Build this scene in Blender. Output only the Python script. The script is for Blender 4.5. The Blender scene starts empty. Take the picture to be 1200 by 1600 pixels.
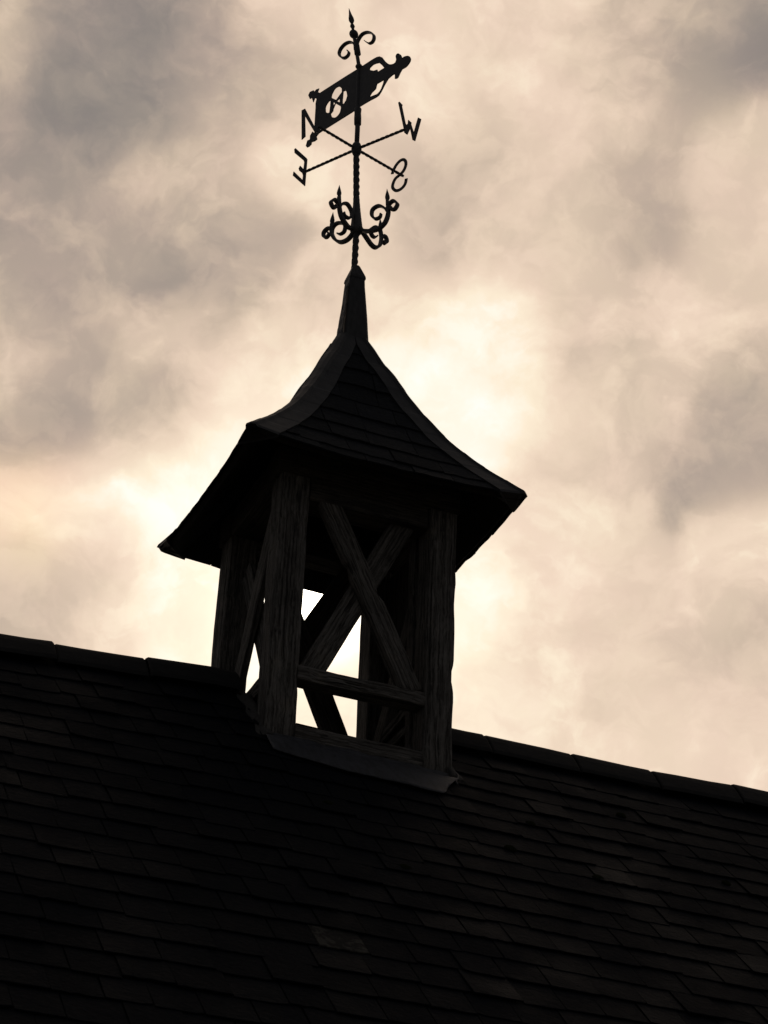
import bpy, math, random
from mathutils import Vector, Matrix, noise
random.seed(7)
S = bpy.context.scene
COL = S.collection

# ------------------------------------------------------------------ camera
CAM = Vector((-3.75679, -9.82836, -4.98408))
RIGHT = Vector((0.917815, -0.395596, 0.033454))
UP = Vector((-0.224764, -0.448308, 0.865160))
FWD = Vector((0.327256, 0.801576, 0.500379))
cd = bpy.data.cameras.new('camera')
cd.sensor_fit = 'VERTICAL'; cd.sensor_height = 36.0
cd.lens = 3659.22 / 1600 * 36.0
cd.clip_start = 0.1; cd.clip_end = 2000
co = bpy.data.objects.new('camera', cd); COL.objects.link(co)
co.matrix_world = Matrix(((RIGHT.x, UP.x, -FWD.x, CAM.x), (RIGHT.y, UP.y, -FWD.y, CAM.y), (RIGHT.z, UP.z, -FWD.z, CAM.z), (0, 0, 0, 1)))
S.camera = co
def to_px(p):
    q = Vector(p) - CAM; d = q.dot(FWD)
    return 600 + 3659.22 * q.dot(RIGHT) / d, 800 - 3659.22 * q.dot(UP) / d, d

# ------------------------------------------------------------------ exposure
S.view_settings.view_transform = 'Standard'
S.view_settings.look = 'None'
S.view_settings.gamma = 1.0
S.view_settings.use_curve_mapping = False
S.view_settings.exposure = 0.0

# ------------------------------------------------------------------ sky
SUN_EL = math.radians(27.75); SUN_AZ = math.radians(20.3)     # azimuth from +Y towards +X
SUN = Vector((math.sin(SUN_AZ) * math.cos(SUN_EL), math.cos(SUN_AZ) * math.cos(SUN_EL), math.sin(SUN_EL)))
# brightness of the cloud deck, sampled where its patches stand (world direction, tone)
SKY = [(0.1345, 0.7485, 0.6493, 0.76), (0.1658, 0.7423, 0.6492, 0.64), (0.1939, 0.7345, 0.6503, 0.60), (0.1644, 0.7587, 0.6303, 0.63), (0.1503, 0.7786, 0.6093, 0.68), (0.2078, 0.7652, 0.6094, 0.76), (0.2185, 0.7438, 0.6317, 0.74), (0.2296, 0.7233, 0.6513, 0.79), (0.2571, 0.7380, 0.6239, 0.86), (0.2362, 0.7058, 0.6679, 0.87), (0.2274, 0.7821, 0.5802, 0.69), (0.2474, 0.7680, 0.5907, 0.69), (0.1658, 0.8005, 0.5760, 0.67), (0.2756, 0.7706, 0.5747, 0.82), (0.1973, 0.7807, 0.5930, 0.75), (0.1710, 0.8117, 0.5585, 0.77), (0.1997, 0.8170, 0.5410, 0.76), (0.1920, 0.8315, 0.5214, 0.71), (0.1723, 0.8268, 0.5355, 0.80), (0.2201, 0.8166, 0.5337, 0.77), (0.2411, 0.7984, 0.5518, 0.80), (0.2320, 0.7919, 0.5648, 0.77), (0.1809, 0.8505, 0.4939, 0.93), (0.2171, 0.8347, 0.5062, 0.95), (0.2411, 0.8230, 0.5143, 0.98), (0.2526, 0.8099, 0.5294, 0.97), (0.1934, 0.8579, 0.4760, 0.88), (0.2229, 0.8463, 0.4839, 0.88), (0.1956, 0.8678, 0.4568, 0.84), (0.2288, 0.8579, 0.4601, 0.87), (0.2607, 0.8500, 0.4578, 0.95), (0.2395, 0.8437, 0.4805, 0.95), (0.2678, 0.7917, 0.5491, 0.92), (0.2727, 0.7833, 0.5586, 0.88), (0.2843, 0.7884, 0.5455, 0.98), (0.3030, 0.7524, 0.5849, 0.88), (0.3313, 0.7484, 0.5745, 0.93), (0.3555, 0.7422, 0.5681, 0.95), (0.3295, 0.7693, 0.5473, 0.99), (0.3557, 0.7670, 0.5340, 1.00), (0.3703, 0.7535, 0.5433, 0.95), (0.3168, 0.7251, 0.6114, 0.79), (0.3295, 0.7265, 0.6030, 0.83), (0.3009, 0.7358, 0.6067, 0.86), (0.2952, 0.7054, 0.6444, 0.87), (0.3144, 0.6835, 0.6588, 0.87), (0.3134, 0.7121, 0.6283, 0.86), (0.3409, 0.6707, 0.6587, 0.86), (0.3477, 0.6902, 0.6346, 0.87), (0.3724, 0.6507, 0.6617, 0.80), (0.3971, 0.6353, 0.6623, 0.72), (0.4106, 0.6218, 0.6670, 0.67), (0.3810, 0.6674, 0.6398, 0.80), (0.3981, 0.6485, 0.6488, 0.76), (0.4227, 0.6557, 0.6255, 0.86), (0.3903, 0.6795, 0.6212, 0.79), (0.3970, 0.6926, 0.6022, 0.77), (0.3742, 0.7010, 0.6071, 0.84), (0.4265, 0.6743, 0.6029, 0.86), (0.3711, 0.7188, 0.5879, 0.86), (0.3887, 0.7238, 0.5701, 0.84), (0.4158, 0.7057, 0.5737, 0.86), (0.4368, 0.6884, 0.5790, 0.86), (0.4233, 0.7206, 0.5491, 0.86), (0.4017, 0.7374, 0.5430, 0.87), (0.3901, 0.7566, 0.5249, 0.87), (0.4011, 0.7604, 0.5108, 0.84), (0.3909, 0.7764, 0.4944, 0.83), (0.4096, 0.7622, 0.5013, 0.90), (0.4569, 0.7130, 0.5318, 0.69), (0.4491, 0.7299, 0.5152, 0.73), (0.4329, 0.7335, 0.5239, 0.86), (0.4606, 0.7351, 0.4975, 0.87), (0.4310, 0.7657, 0.4774, 0.87), (0.4584, 0.7546, 0.4695, 0.86), (0.3992, 0.7869, 0.4705, 0.87), (0.3792, 0.7896, 0.4824, 0.93), (0.3716, 0.8047, 0.4630, 0.98), (0.4018, 0.7982, 0.4488, 0.87), (0.3934, 0.8117, 0.4316, 0.93), (0.4269, 0.7879, 0.4439, 0.87), (0.4575, 0.7708, 0.4433, 0.83), (0.4794, 0.7551, 0.4473, 0.81), (0.4316, 0.7973, 0.4219, 0.86), (0.4481, 0.7882, 0.4217, 0.88), (0.4772, 0.7687, 0.4258, 0.88), (0.3803, 0.8219, 0.4241, 0.94), (0.1769, 0.8424, 0.5090, 0.75), (0.1989, 0.8338, 0.5150, 0.75), (0.2176, 0.8237, 0.5235, 0.76), (0.2338, 0.8142, 0.5314, 0.78), (0.1978, 0.8435, 0.4994, 0.96), (0.1744, 0.8550, 0.4884, 0.92), (0.2526, 0.8160, 0.5199, 0.98), (0.2298, 0.8363, 0.4978, 0.95), (0.2512, 0.8312, 0.4960, 0.96), (0.1677, 0.8414, 0.5138, 0.72), (0.2128, 0.8555, 0.4720, 0.86), (0.1553, 0.7510, 0.6418, 0.60), (0.1769, 0.7350, 0.6546, 0.60), (0.1817, 0.7460, 0.6407, 0.62), (0.1920, 0.7496, 0.6334, 0.64), (0.1556, 0.7384, 0.6562, 0.66), (0.2093, 0.7235, 0.6578, 0.68), (0.2060, 0.7357, 0.6452, 0.68), (0.4555, 0.7189, 0.5252, 0.66), (0.4525, 0.7247, 0.5196, 0.70), (0.4591, 0.7084, 0.5362, 0.70), (0.3193, 0.7303, 0.6039, 0.76), (0.3227, 0.7188, 0.6158, 0.78), (0.3975, 0.7775, 0.4873, 0.92), (0.4036, 0.7714, 0.4920, 0.93), (0.3969, 0.7703, 0.4991, 0.80), (0.3902, 0.7812, 0.4873, 0.80), (0.4137, 0.7553, 0.5083, 0.84), (0.4449, 0.7939, 0.4145, 0.92), (0.4570, 0.7819, 0.4240, 0.91), (0.1741, 0.8544, 0.4895, 0.95), (0.1839, 0.8507, 0.4924, 0.95), (0.1937, 0.8468, 0.4954, 0.96), (0.2033, 0.8425, 0.4988, 0.96), (0.2128, 0.8379, 0.5026, 0.97), (0.2224, 0.8334, 0.5060, 0.97), (0.2320, 0.8288, 0.5092, 0.98), (0.2416, 0.8240, 0.5124, 0.98), (0.2510, 0.8188, 0.5163, 0.98), (0.2603, 0.8132, 0.5205, 0.98), (0.1705, 0.8470, 0.5035, 0.75), (0.1852, 0.8415, 0.5076, 0.75), (0.1997, 0.8353, 0.5123, 0.75), (0.2140, 0.8283, 0.5178, 0.76), (0.2253, 0.8212, 0.5243, 0.78), (0.1774, 0.8610, 0.4767, 0.87), (0.1976, 0.8547, 0.4801, 0.88), (0.2172, 0.8467, 0.4857, 0.90), (0.1566, 0.7800, 0.6058, 0.73), (0.3948, 0.6366, 0.6625, 0.77), (0.4538, 0.7215, 0.5230, 0.78), (0.4512, 0.7164, 0.5321, 0.74), (0.2704, 0.7971, 0.5400, 0.96), (0.4566, 0.7065, 0.5408, 0.80), (0.4557, 0.7019, 0.5475, 0.82), (0.4486, 0.7112, 0.5412, 0.82), (0.4600, 0.7161, 0.5249, 0.76), (0.1969, 0.8562, 0.4776, 0.90), (0.1857, 0.8601, 0.4752, 0.88), (0.2367, 0.7703, 0.5921, 0.75), (0.2302, 0.7692, 0.5960, 0.76), (0.1481, 0.7408, 0.6552, 0.70), (0.1592, 0.7533, 0.6381, 0.68), (0.1927, 0.8565, 0.4789, 0.82), (0.1832, 0.8608, 0.4749, 0.80), (0.2061, 0.8539, 0.4779, 0.83), (0.2195, 0.8512, 0.4768, 0.84), (0.1958, 0.8625, 0.4666, 0.79), (0.2117, 0.8592, 0.4658, 0.80), (0.1867, 0.8677, 0.4607, 0.76), (0.4582, 0.7114, 0.5329, 0.62), (0.4532, 0.7202, 0.5253, 0.61), (0.4482, 0.7281, 0.5187, 0.63), (0.4438, 0.7342, 0.5139, 0.67), (0.4532, 0.7202, 0.5253, 0.61), (0.4582, 0.7114, 0.5329, 0.62), (0.1780, 0.8506, 0.4948, 0.97), (0.1904, 0.8461, 0.4979, 0.97), (0.2055, 0.8412, 0.5002, 0.98), (0.3832, 0.6371, 0.6688, 0.70), (0.4070, 0.6317, 0.6597, 0.64), (0.3905, 0.7332, 0.5567, 0.78), (0.4149, 0.7337, 0.5381, 0.80), (0.1784, 0.8514, 0.4932, 1.00), (0.1883, 0.8478, 0.4957, 1.00), (0.1980, 0.8438, 0.4987, 1.00), (0.2078, 0.8397, 0.5017, 1.00), (0.2175, 0.8355, 0.5045, 1.00), (0.2271, 0.8310, 0.5078, 1.00), (0.1752, 0.8507, 0.4957, 0.98), (0.2059, 0.8299, 0.5186, 0.70), (0.1890, 0.8375, 0.5128, 0.70), (0.2196, 0.8216, 0.5261, 0.71), (0.1718, 0.8438, 0.5084, 0.71), (0.2330, 0.8125, 0.5344, 0.74), (0.1830, 0.8370, 0.5156, 0.69), (0.1784, 0.8514, 0.4932, 1.00), (0.1883, 0.8478, 0.4957, 1.00), (0.1980, 0.8438, 0.4987, 1.00), (0.2078, 0.8397, 0.5017, 1.00), (0.2175, 0.8355, 0.5045, 1.00), (0.2271, 0.8310, 0.5078, 1.00), (0.1752, 0.8507, 0.4957, 0.98)]
def set_stops(e, stops):
    e.remove(e[-1])
    e[0].position, e[0].color = stops[0]
    for p, c in stops[1:]:
        el = e.new(p); el.color = c
def build_world():
    w = bpy.data.worlds.new('World'); S.world = w; w.use_nodes = True
    t = w.node_tree; N = t.nodes; L = t.links; N.clear()
    def math_(op, a, b=None, c=None, clamp=False):
        n = N.new('ShaderNodeMath'); n.operation = op; n.use_clamp = clamp
        for i, v in enumerate((a, b, c)):
            if v is None: continue
            if isinstance(v, (int, float)): n.inputs[i].default_value = v
            else: L.new(v, n.inputs[i])
        return n.outputs[0]
    def vec(op, a, b=None, scale=None):
        n = N.new('ShaderNodeVectorMath'); n.operation = op
        for i, v in enumerate((a, b)):
            if v is None: continue
            if isinstance(v, (tuple, list, Vector)): n.inputs[i].default_value = tuple(v)
            else: L.new(v, n.inputs[i])
        if scale is not None:
            if isinstance(scale, (int, float)): n.inputs['Scale'].default_value = scale
            else: L.new(scale, n.inputs['Scale'])
        return n.outputs['Value'] if op in ('DISTANCE', 'DOT_PRODUCT', 'LENGTH') else n.outputs['Vector']
    def noise_(v, scale, detail=6, rough=0.55, dist=0.0, color=False, stretch=None):
        if stretch:
            v = vec('MULTIPLY', v, stretch)
        n = N.new('ShaderNodeTexNoise'); n.inputs['Scale'].default_value = scale
        n.inputs['Detail'].default_value = detail; n.inputs['Roughness'].default_value = rough
        n.inputs['Distortion'].default_value = dist
        L.new(v, n.inputs['Vector'])
        return n.outputs['Color'] if color else n.outputs['Fac']
    tc = N.new('ShaderNodeTexCoord'); v0 = tc.outputs['Generated']
    w1 = vec('SUBTRACT', noise_(v0, 14, 5, 0.6, 0, True), (0.5, 0.5, 0.5))
    w2 = vec('SUBTRACT', noise_(v0, 48, 6, 0.65, 0, True), (0.5, 0.5, 0.5))
    v = vec('ADD', v0, vec('SCALE', w1, scale=WARP1))
    v = vec('ADD', v, vec('SCALE', w2, scale=WARP2))
    # away from the sun the cloud deck grows thick and dim
    mu = vec('DOT_PRODUCT', v, SUN)
    r = N.new('ShaderNodeMapRange'); L.new(mu, r.inputs['Value'])
    r.inputs['From Min'].default_value = -1; r.inputs['From Max'].default_value = 1
    cr = N.new('ShaderNodeValToRGB'); L.new(r.outputs['Result'], cr.inputs['Fac'])
    e = cr.color_ramp.elements
    set_stops(e, [(p, (val, val, val, 1)) for p, val in FALL])
    n0 = math_('MULTIPLY_ADD', noise_(v, 5, 6, 0.6), 0.30, -0.15)
    base = math_('ADD', cr.outputs['Color'], n0)
    num = math_('MULTIPLY', base, 0.008); den = math_('ADD', 0.008, 0.0)
    for x, y, z, tone in SKY:
        d = vec('DISTANCE', v, (x, y, z))
        d2 = math_('MULTIPLY', d, d)
        wgt = math_('POWER', math.e, math_('MULTIPLY', d2, -SHARP))
        num = math_('MULTIPLY_ADD', wgt, tone, num)
        den = math_('ADD', den, wgt)
    tone = math_('DIVIDE', num, den)
    # thicker and thinner cloud: contrast about the mean, then torn edges, wisps and curdled detail
    tone = math_('MULTIPLY_ADD', math_('MINIMUM', math_('SUBTRACT', tone, 0.84), 0.0), SPREAD, tone)
    q = vec('ADD', v0, vec('SCALE', w1, scale=0.05))
    sm = N.new('ShaderNodeMapRange'); sm.interpolation_type = 'SMOOTHSTEP'
    L.new(noise_(q, 15, 9, 0.52, 0.30, stretch=(1.2, 0.9, 1.35)), sm.inputs['Value'])
    sm.inputs['From Min'].default_value = 0.40; sm.inputs['From Max'].default_value = 0.62
    f1 = math_('SUBTRACT', sm.outputs['Result'], 0.5)
    sn = N.new('ShaderNodeMapRange'); sn.interpolation_type = 'SMOOTHSTEP'
    L.new(noise_(q, 40, 8, 0.55, 0.45, stretch=(1.0, 1.0, 1.3)), sn.inputs['Value'])
    sn.inputs['From Min'].default_value = 0.42; sn.inputs['From Max'].default_value = 0.66
    f2 = math_('SUBTRACT', sn.outputs['Result'], 0.4)
    thin = math_('MULTIPLY_ADD', math_('MULTIPLY', math_('SUBTRACT', tone, 0.85), 6.6, clamp=True), -0.65, 1.0)   # thin bright cloud shows less relief
    f1 = math_('MULTIPLY', f1, thin); f2 = math_('MULTIPLY', f2, thin)
    tone = math_('MULTIPLY_ADD', f1, WISP1, tone)
    tone = math_('MULTIPLY_ADD', f2, WISP2, tone)
    ramp = N.new('ShaderNodeValToRGB'); L.new(tone, ramp.inputs['Fac'])
    stops = [(0.0, (2, 2, 3)), (0.25, (62, 64, 69)), (0.45, (115, 112, 112)), (0.58, (150, 139, 131)), (0.66, (173, 157, 144)),
             (0.74, (199, 179, 160)), (0.82, (225, 202, 180)), (0.88, (237, 214, 191)), (0.94, (250, 233, 208)), (0.98, (255, 248, 232)), (1.0, (255, 252, 243))]
    lin = lambda c: tuple(((x / 255) / 12.92 if x < 10.3 else ((x / 255 + 0.055) / 1.055) ** 2.4) for x in c)
    e = ramp.color_ramp.elements
    set_stops(e, [(p, (*lin(c), 1)) for p, c in stops])
    # slow drift between rosy and yellowish cloud
    tint = N.new('ShaderNodeMix'); tint.data_type = 'RGBA'
    mr = N.new('ShaderNodeMapRange'); L.new(noise_(v0, 26, 4, 0.6), mr.inputs['Value'])
    mr.inputs['From Min'].default_value = 0.35; mr.inputs['From Max'].default_value = 0.65
    L.new(mr.outputs['Result'], tint.inputs['Factor'])
    tint.inputs['A'].default_value = (1.01, 0.992, 1.0, 1); tint.inputs['B'].default_value = (0.995, 1.003, 0.985, 1)
    col = vec('MULTIPLY', ramp.outputs['Color'], tint.outputs['Result'])
    # iridescent edge of the thin cloud left of the sun
    for c, rad, k in IRID:
        d = vec('DISTANCE', v, c); g = math_('POWER', math.e, math_('MULTIPLY', math_('MULTIPLY', d, d), -1 / rad ** 2))
        m = N.new('ShaderNodeMix'); m.data_type = 'RGBA'; L.new(g, m.inputs['Factor'])
        m.inputs['A'].default_value = (1, 1, 1, 1); m.inputs['B'].default_value = (*k, 1)
        col = vec('MULTIPLY', col, m.outputs['Result'])
    # the veiled sun itself
    ds = vec('DISTANCE', v0, SUN); ds2 = math_('MULTIPLY', ds, ds)
    g1 = math_('MULTIPLY', math_('POWER', math.e, math_('MULTIPLY', ds2, -1 / 0.016 ** 2)), 6.0)
    g2 = math_('MULTIPLY', math_('POWER', math.e, math_('MULTIPLY', ds2, -1 / 0.055 ** 2)), 0.30)
    glow = vec('SCALE', (1.0, 0.9, 0.74), scale=math_('ADD', g1, g2))
    col = vec('ADD', col, glow)
    sky = N.new('ShaderNodeTexSky'); sky.sky_type = 'NISHITA'; sky.sun_disc = False
    sky.sun_elevation = SUN_EL; sky.sun_rotation = SUN_AZ
    # thick cloud: the clear sky above only filters through faintly
    col = vec('ADD', vec('SCALE', col, scale=10.0), vec('SCALE', sky.outputs['Color'], scale=0.02))
    bg = N.new('ShaderNodeBackground'); L.new(col, bg.inputs['Color']); bg.inputs['Strength'].default_value = 0.1
    out = N.new('ShaderNodeOutputWorld'); L.new(bg.outputs['Background'], out.inputs['Surface'])
WARP1, WARP2, SHARP, SPREAD, WISP1, WISP2 = 0.012, 0.008, 4200.0, 0.32, 0.090, 0.044
# position on the ramp: (cos(angle from the sun) + 1) / 2
FALL = [(0.0, 0.455), (0.4, 0.465), (0.6, 0.49), (0.75, 0.54), (0.88, 0.645), (0.965, 0.78), (0.99, 0.85), (1.0, 0.95)]
IRID = [((0.1809, 0.8505, 0.4939), 0.024, (1.06, 0.965, 0.90)), ((0.19, 0.8579, 0.4770), 0.012, (0.985, 1.015, 0.96))]
build_world()

# ------------------------------------------------------------------ sun behind thin cloud
sl = bpy.data.lights.new('sun', 'SUN'); sl.energy = 0.9; sl.angle = math.radians(10); sl.color = (1.0, 0.9, 0.76)
so = bpy.data.objects.new('sun', sl); COL.objects.link(so)
so.rotation_euler = (-SUN).to_track_quat('-Z', 'Y').to_euler()

# ================================================================== materials
def mat(name):
    m = bpy.data.materials.new(name); m.use_nodes = True
    t = m.node_tree; b = t.nodes['Principled BSDF']
    return m, t.nodes, t.links, b
def node(N, kind, **kw):
    n = N.new(kind)
    for k, v in kw.items():
        if k in n.inputs: n.inputs[k].default_value = v
        else: setattr(n, k, v)
    return n
def ramp(N, L, src, stops):
    r = N.new('ShaderNodeValToRGB'); L.new(src, r.inputs['Fac']); e = r.color_ramp.elements
    set_stops(e, [(p, (*c, 1)) for p, c in stops])
    return r.outputs['Color']
def mul(N, L, a, b):
    m = N.new('ShaderNodeMix'); m.data_type = 'RGBA'; m.blend_type = 'MULTIPLY'; m.inputs['Factor'].default_value = 1
    L.new(a, m.inputs['A']); L.new(b, m.inputs['B']); return m.outputs['Result']
def mixc(N, L, f, a, b):
    m = N.new('ShaderNodeMix'); m.data_type = 'RGBA'; L.new(f, m.inputs['Factor'])
    for k, v in (('A', a), ('B', b)):
        if isinstance(v, tuple): m.inputs[k].default_value = (*v, 1)
        else: L.new(v, m.inputs[k])
    return m.outputs['Result']
def mixadd(N, L, a, b):
    m = N.new('ShaderNodeMix'); m.data_type = 'RGBA'; m.blend_type = 'ADD'; m.inputs['Factor'].default_value = 1
    L.new(a, m.inputs['A']); L.new(b, m.inputs['B']); return m.outputs['Result']
def g(v): return (v, v, v)

def make_wood(name, dark, light, warm):
    m, N, L, b = mat(name)
    tc = N.new('ShaderNodeTexCoord'); oi = N.new('ShaderNodeObjectInfo')
    off = N.new('ShaderNodeVectorMath'); off.operation = 'ADD'
    sc = N.new('ShaderNodeVectorMath'); sc.operation = 'SCALE'; L.new(oi.outputs['Random'], sc.inputs['Scale']); sc.inputs[0].default_value = (9, 7, 31)
    L.new(tc.outputs['Object'], off.inputs[0]); L.new(sc.outputs[0], off.inputs[1])
    mp = node(N, 'ShaderNodeMapping'); mp.inputs['Scale'].default_value = (1, 1, 0.030); L.new(off.outputs[0], mp.inputs['Vector'])
    warp = node(N, 'ShaderNodeTexNoise', Scale=9.0, Detail=3.0); L.new(off.outputs[0], warp.inputs['Vector'])
    wv = N.new('ShaderNodeVectorMath'); wv.operation = 'SCALE'; L.new(warp.outputs['Color'], wv.inputs[0]); wv.inputs['Scale'].default_value = 0.022
    ad = N.new('ShaderNodeVectorMath'); ad.operation = 'ADD'; L.new(mp.outputs[0], ad.inputs[0]); L.new(wv.outputs[0], ad.inputs[1])
    grain = node(N, 'ShaderNodeTexNoise', Scale=105.0, Detail=6.0, Roughness=0.66); L.new(ad.outputs[0], grain.inputs['Vector'])
    fine = node(N, 'ShaderNodeTexNoise', Scale=230.0, Detail=4.0); L.new(ad.outputs[0], fine.inputs['Vector'])
    blot = node(N, 'ShaderNodeTexNoise', Scale=5.0, Detail=5.0, Roughness=0.6); L.new(off.outputs[0], blot.inputs['Vector'])
    c = ramp(N, L, grain.outputs['Fac'], [(0.31, g(0.012)), (0.41, dark), (0.52, light), (0.68, warm)])
    c = mul(N, L, c, ramp(N, L, blot.outputs['Fac'], [(0.3, g(0.55)), (0.6, g(1.0)), (0.75, (1.15, 1.1, 1.0))]))
    L.new(c, b.inputs['Base Color'])
    b.inputs['Roughness'].default_value = 0.9; b.inputs['Specular IOR Level'].default_value = 0.18
    sm = N.new('ShaderNodeMath'); sm.operation = 'MULTIPLY_ADD'; L.new(fine.outputs['Fac'], sm.inputs[0]); sm.inputs[1].default_value = 0.35; L.new(grain.outputs['Fac'], sm.inputs[2])
    bp = node(N, 'ShaderNodeBump', Strength=0.9, Distance=0.012); L.new(sm.outputs[0], bp.inputs['Height']); L.new(bp.outputs[0], b.inputs['Normal'])
    return m
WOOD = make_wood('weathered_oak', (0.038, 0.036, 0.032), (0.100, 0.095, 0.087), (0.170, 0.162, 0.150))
SHADED = make_wood('shaded_oak', (0.018, 0.016, 0.014), (0.050, 0.045, 0.039), (0.075, 0.067, 0.058))  # browner sheltered tone, with shade under the eaves and inside painted in
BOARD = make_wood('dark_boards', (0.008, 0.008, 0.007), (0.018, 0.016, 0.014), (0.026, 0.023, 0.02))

def make_slate(name, a, bcol, light, cover=(0.63, 0.72), crust=0.014):
    m, N, L, b = mat(name)
    geo = N.new('ShaderNodeNewGeometry'); oi = N.new('ShaderNodeObjectInfo')
    ax = N.new('ShaderNodeMath'); ax.operation = 'ADD'; L.new(geo.outputs['Random Per Island'], ax.inputs[0]); L.new(oi.outputs['Random'], ax.inputs[1])
    fr = N.new('ShaderNodeMath'); fr.operation = 'FRACT'; L.new(ax.outputs[0], fr.inputs[0])
    pos = geo.outputs['Position']
    n1 = node(N, 'ShaderNodeTexNoise', Scale=2.2, Detail=6.0, Roughness=0.6); L.new(pos, n1.inputs['Vector'])
    n2 = node(N, 'ShaderNodeTexNoise', Scale=38.0, Detail=8.0, Roughness=0.65); L.new(pos, n2.inputs['Vector'])
    n3 = node(N, 'ShaderNodeTexNoise', Scale=17.0, Detail=9.0, Roughness=0.75); L.new(pos, n3.inputs['Vector'])
    c = ramp(N, L, fr.outputs[0], [(0.0, a), (0.45, bcol), (0.85, tuple(x * 0.7 for x in bcol)), (1.0, light)])
    c = mul(N, L, c, ramp(N, L, n1.outputs['Fac'], [(0.3, g(0.6)), (0.7, g(1.25))]))
    c = mul(N, L, c, ramp(N, L, n2.outputs['Fac'], [(0.3, g(0.65)), (0.65, g(1.2))]))
    lich = ramp(N, L, n3.outputs['Fac'], [(cover[0], g(0.0)), (cover[1], g(0.6))])
    c = mixc(N, L, lich, c, (crust, crust * 0.96, crust * 0.8))
    L.new(c, b.inputs['Base Color'])
    b.inputs['Specular IOR Level'].default_value = 0.048; b.inputs['Specular Tint'].default_value = (0.62, 0.80, 1.0, 1)
    rr = ramp(N, L, n1.outputs['Fac'], [(0.35, g(0.0)), (0.7, g(0.22))]); rr = mixadd(N, L, rr, ramp(N, L, fr.outputs[0], [(0.0, g(0.60)), (0.25, g(0.68)), (1.0, g(0.70))])); L.new(rr, b.inputs['Roughness'])
    bp = node(N, 'ShaderNodeBump', Strength=0.9, Distance=0.008); L.new(n2.outputs['Fac'], bp.inputs['Height']); L.new(bp.outputs[0], b.inputs['Normal'])
    return m
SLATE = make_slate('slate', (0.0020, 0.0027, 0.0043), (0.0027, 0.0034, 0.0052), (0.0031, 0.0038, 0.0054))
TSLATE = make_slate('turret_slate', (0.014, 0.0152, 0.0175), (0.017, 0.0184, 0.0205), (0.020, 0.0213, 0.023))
PALE = make_slate('chipped_slate', (0.012, 0.012, 0.011), (0.015, 0.014, 0.013), (0.018, 0.016, 0.014), (0.50, 0.56), 0.06)

def make_lead(name, lo, hi, streak):
    m, N, L, b = mat(name)
    geo = N.new('ShaderNodeNewGeometry'); pos = geo.outputs['Position']
    n1 = node(N, 'ShaderNodeTexNoise', Scale=9.0, Detail=7.0, Roughness=0.65); L.new(pos, n1.inputs['Vector'])
    mp = node(N, 'ShaderNodeMapping'); mp.inputs['Scale'].default_value = (1, 0.25, 0.25); L.new(pos, mp.inputs['Vector'])
    n2 = node(N, 'ShaderNodeTexNoise', Scale=45.0, Detail=5.0, Roughness=0.6); L.new(mp.outputs[0], n2.inputs['Vector'])
    c = ramp(N, L, n1.outputs['Fac'], [(0.32, lo), (0.68, hi)])
    c = mul(N, L, c, ramp(N, L, n2.outputs['Fac'], [(0.38, g(streak)), (0.55, g(1.0))]))
    L.new(c, b.inputs['Base Color'])
    b.inputs['Roughness'].default_value = 0.62; b.inputs['Specular IOR Level'].default_value = 0.3
    bp = node(N, 'ShaderNodeBump', Strength=0.5, Distance=0.01); L.new(n1.outputs['Fac'], bp.inputs['Height']); L.new(bp.outputs[0], b.inputs['Normal'])
    return m
LEAD = make_lead('weathered_lead', (0.0110, 0.0120, 0.0135), (0.0165, 0.0178, 0.0198), 0.8)
FLASH = make_lead('flashing_lead', (0.021, 0.0225, 0.027), (0.037, 0.0395, 0.046), 0.55)
DLEAD = make_lead('tarred_lead', (0.016, 0.016, 0.017), (0.028, 0.028, 0.029), 0.6)

m, N, L, b = mat('wrought_iron'); IRON = m
geo = N.new('ShaderNodeNewGeometry'); n1 = node(N, 'ShaderNodeTexNoise', Scale=60.0, Detail=5.0); L.new(geo.outputs['Position'], n1.inputs['Vector'])
L.new(ramp(N, L, n1.outputs['Fac'], [(0.35, (0.030, 0.031, 0.034)), (0.7, (0.046, 0.045, 0.046))]), b.inputs['Base Color'])
b.inputs['Roughness'].default_value = 0.6; b.inputs['Specular IOR Level'].default_value = 0.3

m, N, L, b = mat('ridge_clay'); CLAY = m
geo = N.new('ShaderNodeNewGeometry'); oi = N.new('ShaderNodeObjectInfo')
n1 = node(N, 'ShaderNodeTexNoise', Scale=14.0, Detail=8.0, Roughness=0.7); L.new(geo.outputs['Position'], n1.inputs['Vector'])
c = ramp(N, L, n1.outputs['Fac'], [(0.3, (0.005, 0.0052, 0.0056)), (0.6, (0.0095, 0.0097, 0.0102)), (0.75, (0.018, 0.018, 0.0175))])
L.new(mul(N, L, c, ramp(N, L, oi.outputs['Random'], [(0.0, g(0.7)), (1.0, g(1.2))])), b.inputs['Base Color'])
b.inputs['Roughness'].default_value = 0.9; b.inputs['Specular IOR Level'].default_value = 0.2
bp = node(N, 'ShaderNodeBump', Strength=0.6, Distance=0.01); L.new(n1.outputs['Fac'], bp.inputs['Height']); L.new(bp.outputs[0], b.inputs['Normal'])

m, N, L, b = mat('mortar'); MORTAR = m
geo = N.new('ShaderNodeNewGeometry'); n1 = node(N, 'ShaderNodeTexNoise', Scale=30.0, Detail=8.0, Roughness=0.7); L.new(geo.outputs['Position'], n1.inputs['Vector'])
L.new(ramp(N, L, n1.outputs['Fac'], [(0.3, g(0.012)), (0.7, (0.036, 0.034, 0.031))]), b.inputs['Base Color']); b.inputs['Roughness'].default_value = 0.95
bp = node(N, 'ShaderNodeBump', Strength=0.8, Distance=0.015); L.new(n1.outputs['Fac'], bp.inputs['Height']); L.new(bp.outputs[0], b.inputs['Normal'])

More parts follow.
